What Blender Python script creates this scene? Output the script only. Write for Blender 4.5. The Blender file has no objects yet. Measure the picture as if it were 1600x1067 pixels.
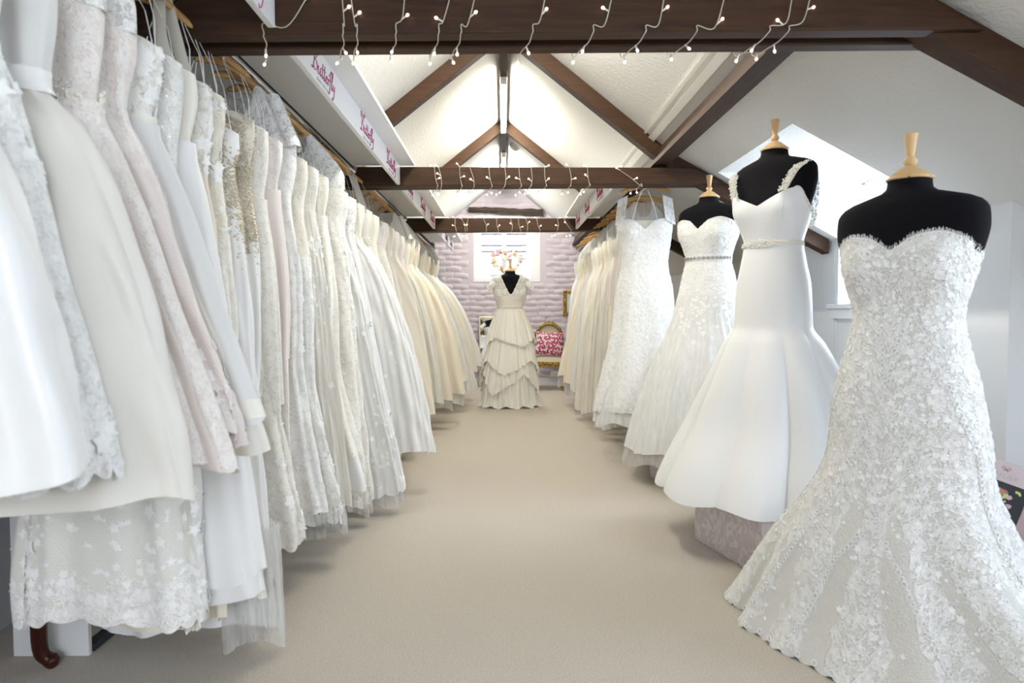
import bpy, bmesh, math, random
import numpy as np
from mathutils import Vector, Matrix
PI = math.pi
R = math.radians
C = bpy.context.scene.collection
SC = bpy.context.scene

# ------------------------------------------------------------------ camera, world, lights, exposure
EYE = 1.10
cam_d = bpy.data.cameras.new('camera'); cam = bpy.data.objects.new('camera', cam_d); C.objects.link(cam)
cam.location = (0, 0, EYE); cam.rotation_euler = (R(90 - 2.33), 0, R(-0.70))
cam_d.lens = 24; cam_d.sensor_width = 36; cam_d.clip_start = 0.05
cam_d.dof.use_dof = True; cam_d.dof.focus_distance = 4.8; cam_d.dof.aperture_fstop = 4.0
SC.camera = cam
SC.view_settings.view_transform = 'Standard'; SC.view_settings.look = 'None'
SC.view_settings.gamma = 1; SC.view_settings.use_curve_mapping = False
SC.view_settings.exposure = 0.40
SC.cycles.max_bounces = 10; SC.cycles.diffuse_bounces = 5; SC.cycles.transparent_max_bounces = 16
SC.cycles.sample_clamp_indirect = 6

wd = bpy.data.worlds.new('sky'); SC.world = wd; wd.use_nodes = True
bg = wd.node_tree.nodes['Background']; bg.inputs[0].default_value = (0.72, 0.84, 1.0, 1); bg.inputs[1].default_value = 2.2

def area(name, loc, rot, sx, sy, power, col):
    d = bpy.data.lights.new(name, 'AREA'); d.shape = 'RECTANGLE'; d.size = sx; d.size_y = sy
    d.energy = power; d.color = col
    o = bpy.data.objects.new(name, d); C.objects.link(o); o.location = loc; o.rotation_euler = rot
    return o
DAY = (0.74, 0.86, 1.0)
# daylight outside each window (rot: area lights shine along local -Z)
area('daylight_dormer', (2.86, 4.14, 1.62), (0, R(90), 0), 1.0, 1.15, 60, DAY)
area('daylight_near_dormer', (3.16, 1.32, 1.62), (0, R(90), 0), 1.0, 1.3, 60, DAY)
area('daylight_far_window', (0.04, 10.95, 2.08), (R(-90), 0, 0), 1.0, 0.95, 13, DAY)
area('daylight_back_window', (0.0, -2.75, 1.75), (R(90), 0, 0), 2.4, 1.3, 92, (0.92, 0.96, 1.0))
TUBE_STRENGTH = 150.0

# ------------------------------------------------------------------ measuring helper (photo pixel at depth Y -> real point)
from mathutils import Euler
_Rm = Euler((R(90 - 2.33), 0, R(-0.70))).to_matrix()
def W(px, py, Y):
    d = _Rm @ Vector(((px - 800) / 1066.7, -(py - 533.5) / 1066.7, -1))
    t = Y / d.y
    return Vector((d.x * t, Y, EYE + d.z * t))
def WZ(px, py, z):
    d = _Rm @ Vector(((px - 800) / 1066.7, -(py - 533.5) / 1066.7, -1))
    t = (z - EYE) / d.z
    return Vector((d.x * t, d.y * t, z))

# ------------------------------------------------------------------ object helpers
def tag(o, label=None, cat=None, group=None, kind=None):
    if label: o['label'] = label
    if cat: o['category'] = cat
    if group: o['group'] = group
    if kind: o['kind'] = kind
    return o
def thing(name, label, cat, loc=(0, 0, 0), rz=0, group=None):
    o = bpy.data.objects.new(name, None); C.objects.link(o); o.empty_display_size = 0.05
    o.location = loc; o.rotation_euler = (0, 0, rz)
    return tag(o, label, cat, group)
def link(name, me, parent=None):
    o = bpy.data.objects.new(name, me); C.objects.link(o)
    if parent: o.parent = parent
    return o
def mk(name, V, F, mat, parent=None, smooth=True, uv=None, mask=None):
    me = bpy.data.meshes.new(name)
    me.from_pydata([tuple(map(float, v)) for v in V], [], [tuple(map(int, f)) for f in F]); me.update()
    for m in (mat if isinstance(mat, (list, tuple)) else [mat]): me.materials.append(m)
    if smooth: me.shade_smooth()
    if uv is not None:
        l = me.uv_layers.new(name='UVMap'); idx = np.empty(len(me.loops), dtype=np.int32)
        me.loops.foreach_get('vertex_index', idx)
        l.data.foreach_set('uv', np.asarray(uv, dtype=np.float32)[idx].ravel())
    if mask is not None:
        a = me.attributes.new('lace', 'FLOAT', 'POINT'); a.data.foreach_set('value', np.asarray(mask, dtype=np.float32).ravel())
    return link(name, me, parent)

class MB:
    """collects simple solids into one mesh"""
    def __init__(s): s.v = []; s.f = []; s.m = []
    def add(s, V, F, m=0):
        b = len(s.v); s.v += [tuple(v) for v in V]; s.f += [tuple(i + b for i in f) for f in F]; s.m += [m] * len(F); return s
    def hexa(s, P, m=0):   # 8 points: bottom 4 ccw, top 4
        return s.add(P, [(3, 2, 1, 0), (4, 5, 6, 7), (0, 1, 5, 4), (1, 2, 6, 5), (2, 3, 7, 6), (3, 0, 4, 7)], m)
    def box(s, x0, x1, y0, y1, z0, z1, m=0):
        return s.hexa([(x0, y0, z0), (x1, y0, z0), (x1, y1, z0), (x0, y1, z0), (x0, y0, z1), (x1, y0, z1), (x1, y1, z1), (x0, y1, z1)], m)
    def bar(s, a, b, w, h, up=(0, 0, 1), m=0):
        a = Vector(a); b = Vector(b); d = (b - a).normalized(); sd = d.cross(Vector(up)).normalized(); u = sd.cross(d)
        q = [(-w / 2, -h / 2), (w / 2, -h / 2), (w / 2, h / 2), (-w / 2, h / 2)]
        return s.add([p + sd * x + u * y for p in (a, b) for x, y in q], [(0, 1, 2, 3), (7, 6, 5, 4), (0, 4, 5, 1), (1, 5, 6, 2), (2, 6, 7, 3), (3, 7, 4, 0)], m)
    def tube(s, P, r, n=8, m=0, cap=True):
        P = [Vector(p) for p in P]; L = len(P); V = []; F = []; prev = None
        for i, p in enumerate(P):
            d = (P[min(i + 1, L - 1)] - P[max(i - 1, 0)]).normalized()
            if prev is None:
                a = Vector((0, 0, 1)) if abs(d.z) < .9 else Vector((1, 0, 0)); u = d.cross(a).normalized()
            else:
                u = (prev - d * prev.dot(d)).normalized()
            prev = u; w = d.cross(u); rr = r[i] if isinstance(r, (list, tuple)) else r
            V += [p + (u * math.cos(2 * PI * k / n) + w * math.sin(2 * PI * k / n)) * rr for k in range(n)]
        for i in range(L - 1):
            for k in range(n):
                k2 = (k + 1) % n; F.append((i * n + k, i * n + k2, (i + 1) * n + k2, (i + 1) * n + k))
        if cap: F += [tuple(reversed(range(n))), tuple((L - 1) * n + k for k in range(n))]
        return s.add(V, F, m)
    def lathe(s, prof, n=24, c=(0, 0, 0), m=0):
        V = []; F = []; L = len(prof)
        for r, z in prof: V += [(c[0] + r * math.cos(2 * PI * k / n), c[1] + r * math.sin(2 * PI * k / n), c[2] + z) for k in range(n)]
        for i in range(L - 1):
            for k in range(n):
                k2 = (k + 1) % n; F.append((i * n + k, i * n + k2, (i + 1) * n + k2, (i + 1) * n + k))
        F += [tuple(reversed(range(n))), tuple((L - 1) * n + k for k in range(n))]
        return s.add(V, F, m)
    def ball(s, c, r, m=0, n=8, k=5, sc=(1, 1, 1)):
        pr = [(max(1e-4, math.sin(PI * i / k)) * r, -math.cos(PI * i / k) * r) for i in range(k + 1)]
        V = []; F = []
        for rr, z in pr: V += [(c[0] + sc[0] * rr * math.cos(2 * PI * j / n), c[1] + sc[1] * rr * math.sin(2 * PI * j / n), c[2] + sc[2] * z) for j in range(n)]
        for i in range(k):
            for j in range(n):
                j2 = (j + 1) % n; F.append((i * n + j, i * n + j2, (i + 1) * n + j2, (i + 1) * n + j))
        return s.add(V, F, m)
    def octa(s, c, r, m=0):
        x, y, z = c
        return s.add([(x + r, y, z), (x - r, y, z), (x, y + r, z), (x, y - r, z), (x, y, z + r), (x, y, z - r)],
                     [(0, 2, 4), (2, 1, 4), (1, 3, 4), (3, 0, 4), (2, 0, 5), (1, 2, 5), (3, 1, 5), (0, 3, 5)], m)
    def mesh(s, name, mat, smooth=False, bevel=0):
        me = bpy.data.meshes.new(name); me.from_pydata([tuple(map(float, v)) for v in s.v], [], s.f); me.update()
        ms = mat if isinstance(mat, (list, tuple)) else [mat]
        for m in ms: me.materials.append(m)
        if len(ms) > 1: me.polygons.foreach_set('material_index', s.m)
        if bevel:
            bm = bmesh.new(); bm.from_mesh(me)
            bmesh.ops.bevel(bm, geom=[e for e in bm.edges if len(e.link_faces) == 2 and e.calc_face_angle(0) > .5], offset=bevel, segments=2, affect='EDGES', profile=.6, clamp_overlap=True)
            bm.to_mesh(me); bm.free()
        if smooth: me.shade_smooth()
        return me
    def build(s, name, mat, parent=None, smooth=False, bevel=0):
        return link(name, s.mesh(name, mat, smooth, bevel), parent)
def ang_smooth(o, a=35):
    me = o.data; me.shade_smooth(); me.set_sharp_from_angle(angle=R(a)); return o

# ------------------------------------------------------------------ materials
class NT:
    def __init__(s, name):
        s.mat = bpy.data.materials.new(name); s.mat.use_nodes = True; s.t = s.mat.node_tree
        s.b = s.t.nodes['Principled BSDF']; s.out = s.t.nodes['Material Output']
    def n(s, typ, ins=None, **props):
        nd = s.t.nodes.new('ShaderNode' + typ)
        for k, v in props.items(): setattr(nd, k, v)
        for k, v in (ins or {}).items(): s.put(nd.inputs[k], v)
        return nd
    def put(s, sock, v):
        if isinstance(v, bpy.types.NodeSocket): s.t.links.new(v, sock)
        elif isinstance(v, (tuple, list)) and len(v) == 3 and sock.type == 'RGBA': sock.default_value = (*v, 1)
        else: sock.default_value = v
    def m(s, op, a, b=0.0, c=None, clamp=False):
        nd = s.n('Math', {0: a, 1: b}, operation=op, use_clamp=clamp)
        if c is not None: s.put(nd.inputs[2], c)
        return nd.outputs[0]
    def mix(s, f, a, b):
        nd = s.n('Mix', data_type='RGBA'); s.put(nd.inputs[0], f); s.put(nd.inputs[6], a); s.put(nd.inputs[7], b); return nd.outputs[2]
    def step(s, x, lo, hi):   # smoothstep
        nd = s.n('MapRange', {0: x, 1: lo, 2: hi}, interpolation_type='SMOOTHSTEP'); return nd.outputs[0]
    def set(s, **kw):
        for k, v in kw.items(): s.put(s.b.inputs[k.replace('_', ' ')], v)
        return s
    def bump(s, h, strength=.4, dist=.005):
        nd = s.n('Bump', {'Strength': strength, 'Distance': dist, 'Height': h}); s.put(s.b.inputs['Normal'], nd.outputs[0]); return s
    def obj(s): return s.n('TexCoord').outputs['Object']
    def noise(s, vec, scale, detail=3, rough=.5, dist=0):
        return s.n('TexNoise', {'Vector': vec, 'Scale': scale, 'Detail': detail, 'Roughness': rough, 'Distortion': dist}).outputs[0]

def plain(name, col, rough=.6, metal=0, **kw):
    a = NT(name).set(Base_Color=col, Roughness=rough, Metallic=metal, **kw); return a.mat
def emis(name, col, st):
    return NT(name).set(Base_Color=col, Emission_Color=col, Emission_Strength=st).mat

def m_paint(name, col, scale=60, strength=.35, dist=.004, rough=.8):
    a = NT(name); o = a.obj(); nz = a.noise(o, scale, 4, .6); n2 = a.noise(o, 2.0, 3)
    a.set(Base_Color=a.mix(n2, tuple(c * .97 for c in col), col), Roughness=rough); a.bump(nz, strength, dist); return a.mat
def m_wood(name, c1, c2, rough=.5, axis=0, fine=1.0, bump=.3):
    a = NT(name); o = a.obj(); sc = [14 * fine] * 3; sc[axis] = 1.1 * fine
    mp = a.n('Mapping', {'Vector': o, 'Scale': tuple(sc)}).outputs[0]
    g = a.noise(mp, 2.2, 6, .65, 1.2); k = a.noise(o, 3.5 * fine, 3, .6)
    holes = a.step(a.noise(o, 42 * fine, 1), .77, .80)
    col = a.mix(a.step(g, .3, .7), c1, c2); col = a.mix(a.m('MULTIPLY', k, .45), col, tuple(c * .45 for c in c1)); col = a.mix(holes, col, (.008, .005, .003))
    a.set(Base_Color=col, Roughness=rough, Specular_IOR_Level=.28); a.bump(a.m('SUBTRACT', g, a.m('MULTIPLY', holes, .8)), bump, .006); return a.mat

def m_fabric(name, col, rough=.55, sheen=.25, weave=600, wr=.12, trans=0.0, alpha=1.0):
    """plain cloth: satin, crepe, organza (alpha<1 lets light through the sheer layer)"""
    a = NT(name); o = a.obj()
    n1 = a.noise(a.n('Mapping', {'Vector': o, 'Scale': (1, 1, .35)}).outputs[0], 26, 4, .55)
    n2 = a.noise(o, weave, 2)
    a.set(Base_Color=col, Roughness=rough, Sheen_Weight=sheen, Sheen_Roughness=.4)
    a.bump(a.m('ADD', a.m('MULTIPLY', n1, 1.0), a.m('MULTIPLY', n2, .15)), wr, .006)
    sh = a.b.outputs[0]
    if trans:
        tr = a.n('BsdfTranslucent', {'Color': col}).outputs[0]; ms = a.n('MixShader', {0: trans, 1: sh, 2: tr}); sh = ms.outputs[0]
    if alpha < 1:
        tp = a.n('BsdfTransparent').outputs[0]
        fine = a.noise(a.n('Mapping', {'Vector': o, 'Scale': (1, 1, .12)}).outputs[0], 40, 4, .6)
        al = a.m('ADD', alpha - .18, a.m('MULTIPLY', fine, .36), clamp=True)
        ms = a.n('MixShader', {0: al, 1: tp, 2: sh}); sh = ms.outputs[0]
    a.t.links.new(sh, a.out.inputs[0]); return a.mat

def m_lace(name, base, lace, scale=24, hole=1.0, net=.35, gaps=.25, bump=.6, rough=.75, sparkle=0.0, use_mask=True):
    """floral lace over net, UV in metres; hole<1 makes the ground between motifs sheer"""
    a = NT(name); uv = a.n('TexCoord').outputs['UV']
    wob = a.n('TexNoise', {'Vector': uv, 'Scale': 16.0, 'Detail': 2.0})
    off = a.n('VectorMath', {0: wob.outputs['Color'], 1: (.5, .5, .5)}, operation='SUBTRACT').outputs[0]
    uvw = a.n('VectorMath', {0: uv, 1: a.n('VectorMath', {0: off, 'Scale': .03}, operation='SCALE').outputs[0]}, operation='ADD').outputs[0]
    def flowers(sc, petals, rad, ripple):
        v = a.n('VectorMath', {0: uvw, 'Scale': sc}, operation='SCALE').outputs[0]
        vo = a.n('TexVoronoi', {'Vector': v, 'Scale': 1.0, 'Randomness': .85}, voronoi_dimensions='2D')
        d = a.n('VectorMath', {0: v, 1: vo.outputs['Position']}, operation='SUBTRACT').outputs[0]
        sx = a.n('SeparateXYZ', {0: d}); an = a.m('ARCTAN2', sx.outputs[1], sx.outputs[0])
        rnd = a.n('SeparateXYZ', {0: vo.outputs['Color']}).outputs[0]
        ca = a.m('COSINE', a.m('ADD', a.m('MULTIPLY', an, petals), a.m('MULTIPLY', rnd, 6.28)))
        rr = a.m('ADD', rad, a.m('MULTIPLY', ca, ripple)); dist = vo.outputs['Distance']
        f = a.step(a.m('SUBTRACT', rr, dist), -.03, .06)
        vein = a.step(a.m('ABSOLUTE', a.m('SUBTRACT', dist, a.m('MULTIPLY', rr, .55))), .015, .06)
        return a.m('MULTIPLY', f, a.m('ADD', a.m('MULTIPLY', vein, .35), .65))
    f1 = flowers(scale, 5.0, .40, .12); f2 = flowers(scale * 2.1, 3.0, .38, .16)
    nz = a.noise(uvw, scale * 1.1, 3, .6)
    vine = a.m('SUBTRACT', 1.0, a.step(a.m('ABSOLUTE', a.m('SUBTRACT', nz, .5)), .015, .045))
    sxy = a.n('SeparateXYZ', {0: uv}); hexv = a.n('CombineXYZ', {0: a.m('ADD', sxy.outputs[0], a.m('MULTIPLY', sxy.outputs[1], .577)), 1: a.m('MULTIPLY', sxy.outputs[1], 1.155)}).outputs[0]
    ne = a.n('TexVoronoi', {'Vector': hexv, 'Scale': 110.0, 'Randomness': .0}, voronoi_dimensions='2D', feature='DISTANCE_TO_EDGE').outputs['Distance']
    netv = a.m('SUBTRACT', 1.0, a.step(ne, .06, .16))
    dens = a.noise(uv, scale * .22, 2, .5)
    th = a.m('SUBTRACT', dens, gaps)
    if use_mask:
        mk_ = a.n('Attribute', attribute_name='lace').outputs['Fac']
        th = a.m('SUBTRACT', a.m('ADD', th, mk_), 1.0)
    on = a.step(th, 0.0, .08)
    L = a.m('MULTIPLY', a.m('MAXIMUM', a.m('MAXIMUM', f1, a.m('MULTIPLY', f2, .85)), a.m('MULTIPLY', vine, .8)), on)
    L = a.m('MAXIMUM', L, a.m('MULTIPLY', netv, net))
    col = a.mix(L, base, lace)
    a.set(Base_Color=col, Roughness=rough, Sheen_Weight=.2)
    if sparkle:
        sp = a.n('TexVoronoi', {'Vector': uv, 'Scale': 130.0}, voronoi_dimensions='2D'); s_ = a.m('SUBTRACT', 1.0, a.step(sp.outputs['Distance'], .12, .2))
        pick = a.m('MULTIPLY', a.m('MULTIPLY', s_, L), a.step(a.n('SeparateXYZ', {0: sp.outputs['Color']}).outputs[1], .55, .6))
        a.set(Metallic=a.m('MULTIPLY', pick, .9)); a.set(Roughness=a.m('SUBTRACT', rough, a.m('MULTIPLY', pick, rough - .12)))
    a.bump(a.m('ADD', L, a.m('MULTIPLY', a.noise(uv, 260, 2), .2)), bump, .006)
    if hole < 1:
        tp = a.n('BsdfTransparent').outputs[0]
        al = a.m('ADD', hole, a.m('MULTIPLY', L, 1 - hole), clamp=True)
        ms = a.n('MixShader', {0: al, 1: tp, 2: a.b.outputs[0]}); a.t.links.new(ms.outputs[0], a.out.inputs[0])
    return a.mat

M = {}
M['ceiling'] = m_paint('artex_ceiling', (.72, .71, .68), 48, .55, .008)
M['wall'] = m_paint('white_emulsion', (.80, .82, .84), 90, .12, .003)
M['lilac'] = m_paint('lilac_painted_brick', (.60, .545, .62), 34, .6, .008, .7)
M['beam'] = m_wood('dark_oak_beam', (.032, .012, .0045), (.060, .026, .010), .62, 0)
M['beam_y'] = m_wood('dark_oak_purlin', (.030, .0115, .0045), (.050, .022, .009), .62, 1)
M['beam_z'] = m_wood('dark_oak_rafter', (.040, .016, .006), (.068, .030, .011), .6, 0, .8)
M['oldlintel'] = m_wood('weathered_oak_lintel', (.035, .024, .020), (.07, .05, .04), .8, 0, 1, .8)
M['hangwood'] = m_wood('hanger_wood', (.50, .27, .09), (.62, .37, .15), .4, 0, 1.5, .05)
M['paleWood'] = m_wood('beech_wood', (.66, .42, .20), (.74, .52, .28), .35, 2, 1.5, .03)
M['mahogany'] = m_wood('mahogany', (.035, .007, .005), (.065, .014, .008), .28, 2, 1, .05)
M['white'] = plain('white_board', (.82, .83, .85), .45)
M['gloss'] = plain('white_gloss_paint', (.84, .86, .90), .3)
M['cream'] = plain('cream_plastic', (.78, .77, .72), .4)
M['chrome'] = plain('chrome', (.75, .76, .78), .14, 1)
M['steel'] = plain('brushed_steel', (.5, .5, .52), .3, 1)
M['black'] = NT('black_jersey').set(Base_Color=(.0045, .0042, .006), Roughness=.9, Specular_IOR_Level=.15).mat
M['blackmetal'] = plain('black_metal', (.02, .02, .022), .4, .6)
M['magenta'] = plain('magenta_print', (.42, .03, .16), .5)
M['greytext'] = plain('grey_print', (.40, .40, .46), .5)
M['wire'] = plain('clear_cable', (.55, .52, .42), .35)
M['tube'] = emis('fluorescent_tube', (1.0, .965, .84), TUBE_STRENGTH)
M['bulb'] = emis('fairy_bulb', (1.0, .66, .45), 7.0)
M['bulbbase'] = plain('clear_bulb_stem', (.80, .76, .70), .2)
M['mirror'] = plain('mirror_glass', (.80, .82, .84), .03, 1)
M['gilt'] = NT('old_gilt').mat
_a = NT('gilt_carved'); _n = _a.noise(_a.obj(), 55, 4, .6)
_a.set(Base_Color=_a.mix(_a.step(_n, .35, .65), (.12, .07, .015), (.55, .37, .10)), Roughness=.38, Metallic=.8); _a.bump(_n, .7, .01); M['gilt'] = _a.mat
M['giltplain'] = plain('champagne_gilt', (.62, .54, .36), .35, .7)
_a = NT('glass_pane'); _g = _a.n('BsdfGlass', {'Roughness': 0.0, 'IOR': 1.02}).outputs[0]; _tp = _a.n('BsdfTransparent').outputs[0]; _gl = _a.n('BsdfGlossy', {'Roughness': .02}).outputs[0]
_ms = _a.n('MixShader', {0: .05, 1: _tp, 2: _gl}); _a.t.links.new(_ms.outputs[0], _a.out.inputs[0]); M['glass'] = _a.mat
# carpet
_a = NT('beige_carpet'); _o = _a.obj(); _f = _a.noise(_o, 190, 3, .7); _l = _a.noise(_o, 1.3, 3, .5); _md = _a.noise(_o, 22, 3, .6)
_c = _a.mix(_a.step(_f, .25, .75), (.42, .36, .29), (.74, .67, .58)); _c = _a.mix(_a.m('MULTIPLY', _l, .35), _c, (.66, .58, .48))
_a.set(Base_Color=_c, Roughness=.95, Sheen_Weight=.25); _a.bump(_a.m('ADD', _f, _a.m('MULTIPLY', _md, .5)), .8, .012); M['carpet'] = _a.mat
# damask wallpaper on the plinths
_a = NT('damask_paper'); _o = _a.obj(); _w = _a.n('TexNoise', {'Vector': _o, 'Scale': 7.0, 'Detail': 1.0})
_ov = _a.n('VectorMath', {0: _o, 1: _a.n('VectorMath', {0: _w.outputs['Color'], 'Scale': .35}, operation='SCALE').outputs[0]}, operation='ADD').outputs[0]
_n1 = _a.noise(_ov, 8, 1.5, .4, 1.6); _sc = _a.m('SUBTRACT', 1, _a.step(_a.m('ABSOLUTE', _a.m('SUBTRACT', _n1, .5)), .025, .05))
_n2 = _a.step(_a.noise(_ov, 13, 2, .5, .8), .62, .66); _pt = _a.m('MAXIMUM', _sc, _n2)
_a.set(Base_Color=_a.mix(_pt, (.54, .47, .48), (.66, .60, .58)), Roughness=.55); M['damask'] = _a.mat
# fabrics
IV = (.80, .775, .70); WH = (.79, .79, .78); CR = (.78, .73, .62); BL = (.80, .70, .67); CH = (.76, .67, .54)
M['satin_white'] = m_fabric('white_satin', (.79, .79, .79), .42, .15, 900, .05)
M['satin_ivory'] = m_fabric('ivory_satin', IV, .45, .15, 900, .08)
M['satin_champ'] = m_fabric('champagne_satin', (.79, .73, .62), .45, .15, 900, .08)
M['crepe_white'] = m_fabric('white_crepe', WH, .65, .25, 700, .10)
M['organza_ivory'] = m_fabric('ivory_organza', (.82, .795, .74), .5, .3, 700, .12, .15)
M['organza_white'] = m_fabric('white_organza', (.79, .79, .78), .5, .3, 700, .12, .15)
M['blush_tulle'] = m_fabric('blush_tulle', (.84, .765, .74), .7, .3, 500, .2, .15)
M['tulle_white'] = m_fabric('white_tulle', (.86, .86, .85), .7, .3, 500, .25, .18, .90)
M['tulle_sheer'] = m_fabric('sheer_tulle', (.84, .84, .83), .7, .3, 500, .25, .35, .45)
M['tulle_ivory'] = m_fabric('ivory_tulle', (.85, .83, .77), .7, .3, 500, .25, .18, .92)
M['chiffon'] = m_fabric('ivory_chiffon', (.90, .88, .82), .6, .3, 500, .2, .08)
M['ribbon'] = plain('ribbon', (.86, .86, .85), .4)
M['crystal'] = NT('crystal_beads').set(Base_Color=(.84, .81, .74), Roughness=.3, Metallic=.0).mat
M['lace_white'] = m_lace('white_lace', (.76, .75, .715), (.88, .88, .87), 24)
M['lace_ivory'] = m_lace('ivory_lace', (.76, .73, .655), (.86, .84, .78), 26)
M['lace_cream'] = m_lace('cream_lace', (.76, .71, .60), (.85, .815, .72), 28)
M['lace_blush'] = m_lace('blush_lace', (.80, .72, .68), (.86, .82, .79), 26)
M['lace_sequin'] = m_lace('sequin_lace', (.76, .75, .70), (.86, .86, .84), 22, sparkle=1.0)
M['lace_sheer'] = m_lace('sheer_lace', (.80, .78, .74), (.87, .87, .86), 22, hole=.7, net=.25)
M['lace_trim'] = m_fabric('corded_lace', (.87, .87, .855), .75, .2, 500, .25)
M['lace_trim_iv'] = m_fabric('corded_ivory_lace', (.84, .82, .76), .75, .2, 500, .25)
M['beads_gold'] = plain('pale_gold_beads', (.60, .53, .40), .3, .1)
M['bead_silver'] = m_lace('silver_beading', (.74, .70, .60), (.42, .38, .30), 30, sparkle=1.0, gaps=.38)
# ------------------------------------------------------------------ the room
YF, YB = 10.45, -2.6            # far and back wall planes
RIDGE, KX, KZ, WX, WZT = 3.15, 1.18, 2.21, 2.30, 1.61      # ridge height, kink, right wall and its top
def roof_z(x):
    x = abs(x)
    return RIDGE - (RIDGE - KZ) / KX * x if x < KX else KZ - (KZ - WZT) / (WX - KX) * (x - KX)
def struct(o): o['kind'] = 'structure'; return o
struct(MB().box(-2.2, 3.4, YB - .2, YF + .4, -.12, 0).build('floor', M['carpet']))

def roof_prism(b, x0, x1, y0, y1, t=.10):
    z0, z1 = roof_z(x0), roof_z(x1)
    b.hexa([(x0, y0, z0), (x1, y0, z1), (x1, y1, z1), (x0, y1, z0), (x0, y0, z0 + t), (x1, y0, z1 + t), (x1, y1, z1 + t), (x0, y1, z0 + t)])
DX, DY0, DY1, DZ = 1.459, 3.475, 4.675, 2.06        # dormer opening: top edge x, near and far cheek, its flat ceiling
EY0, EY1 = 0.68, 1.90                              # the nearer dormer, outside the frame
b = MB()
roof_prism(b, -KX, 0, YB, YF); roof_prism(b, 0, KX, YB, YF); roof_prism(b, -1.80, -KX, YB, YF)
roof_prism(b, KX, DX, YB, YF)
roof_prism(b, DX, WX, DY1, YF); roof_prism(b, DX, WX, 3.08, DY0); roof_prism(b, DX, 3.0, EY1, 3.08); roof_prism(b, DX, 3.0, YB, EY0)
# dormer ceilings
b.box(DX, 2.85, DY0 - .08, DY1 + .08, DZ, DZ + .1); b.box(DX, 3.2, EY0 - .08, EY1 + .08, DZ, DZ + .1)
struct(b.build('ceiling', M['ceiling']))
# right wall: knee wall, dormer cheeks, return and the set back near part
SILL = 1.135
b = MB()
b.box(WX, WX + .12, DY1 + .004, YF, 0, WZT + .06); b.box(WX, WX + .12, 3.082, DY0 - .004, 0, WZT + .06); b.box(WX + .003, WX + .12, DY0 - .003, DY1 + .003, 0, SILL)
b.box(DX + .02, 2.78, DY1 + .001, DY1 + .08, 0.9, DZ + .02); b.box(DX + .02, 2.78, DY0 - .08, DY0 - .001, 0.9, DZ + .02)
# trim the cheeks to the roof: wedge above the slope only
b = MB()
b.box(WX, WX + .12, DY1 + .004, YF, 0, WZT + .06); b.box(WX, WX + .12, 3.082, DY0 - .004, 0, WZT + .06); b.box(WX + .003, WX + .12, DY0 - .003, DY1 + .003, 0, SILL)
def cheek(y0, y1, xo):
    P = [(DX, roof_z(DX) + .03), (WX + .004, WZT + .03), (WX + .004, SILL - .1), (xo, SILL - .1), (xo, DZ + .02), (DX, DZ + .02)]
    n = len(P); V = [(x, y0, z) for x, z in P] + [(x, y1, z) for x, z in P]
    # split in two convex prisms
    for idx in ((0, 1, 4, 5), (1, 2, 3, 4)):
        Q = [V[i] for i in idx] + [V[i + n] for i in idx]
        b.add(Q, [(0, 1, 2, 3), (7, 6, 5, 4), (0, 4, 5, 1), (1, 5, 6, 2), (2, 6, 7, 3), (3, 7, 4, 0)])
cheek(DY1 + .006, DY1 + .09, 2.78); cheek(DY0 - .09, DY0 - .006, 2.78)
b.box(WX + .001, 3.05, 3.080, 3.0815, 0, 1.70); b.box(WX + .12, 3.05, 3.082, 3.16, 0, 1.70)               # return at the corner
b.box(2.95, 3.07, EY1, 3.08, 0, 1.32); b.box(2.95, 3.07, YB, EY0, 0, 1.32); b.box(2.95, 3.07, EY0, EY1, 0, 1.14)
b.box(2.0, 3.1, EY1, EY1 + .09, 1.3, DZ); b.box(2.0, 3.1, EY0 - .09, EY0, 1.3, DZ)
struct(b.build('wall_right', M['wall']))
struct(MB().box(-1.87, -1.75, YB, YF, 0, 1.98).build('wall_left', M['wall']))
b = MB(); WB = (-1.2, 1.2, 1.1, 2.4)
b.box(-2.0, WB[0], YB - .12, YB, 0, 3.2); b.box(WB[1], 3.2, YB - .12, YB, 0, 3.2); b.box(WB[0], WB[1], YB - .12, YB, 0, WB[2]); b.box(WB[0], WB[1], YB - .12, YB, WB[3], 3.2)
struct(b.build('wall_back', M['wall']))
def window(name, horiz, a0, a1, z0, z1, p, cols, rows, t=.05, w=.05, sign=1):
    """casement window; horiz 'x' lies in a plane of constant y = p, 'y' in a plane of constant x = p"""
    o = bpy.data.objects.new(name, None); C.objects.link(o); struct(o)
    def bx(nm, u0, u1, v0, v1, d0, d1, m):
        bb = MB(); bb.box(u0, u1, p + d0, p + d1, v0, v1) if horiz == 'x' else bb.box(p + d0, p + d1, u0, u1, v0, v1)
        return bb.build(nm, m, o, bevel=.004 if m is not M['glass'] else 0)
    for u in (a0, a1 - w): bx('frame_stile', u, u + w, z0, z1, -t, t, M['gloss'])
    for v in (z0, z1 - w): bx('frame_rail', a0 + w, a1 - w, v, v + w, -t, t, M['gloss'])
    cw = (a1 - a0 - 2 * w) / cols
    for k in range(cols):
        u0 = a0 + w + k * cw; u1 = u0 + cw; s_ = .035
        for u in (u0, u1 - s_): bx('casement_stile', u, u + s_, z0 + w, z1 - w, -t * .6, t * .5, M['gloss'])
        for v in (z0 + w, z1 - w - s_): bx('casement_rail', u0 + s_, u1 - s_, v, v + s_, -t * .6, t * .5, M['gloss'])
        rh = (z1 - z0 - 2 * w - 2 * s_) / rows
        for r in range(1, rows): v = z0 + w + s_ + r * rh; bx('glazing_bar', u0 + s_, u1 - s_, v - .01, v + .01, -t * .5, t * .4, M['gloss'])
        for r in range(rows):
            v = z0 + w + s_ + r * rh; bx('pane', u0 + s_, u1 - s_, v + .005, v + rh - .005, -.003, .003, M['glass'])
    return o
window('window_3', 'y', DY0 + .02, DY1 - .02, SILL + .03, DZ - .09, 2.62, 2, 2)
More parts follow.
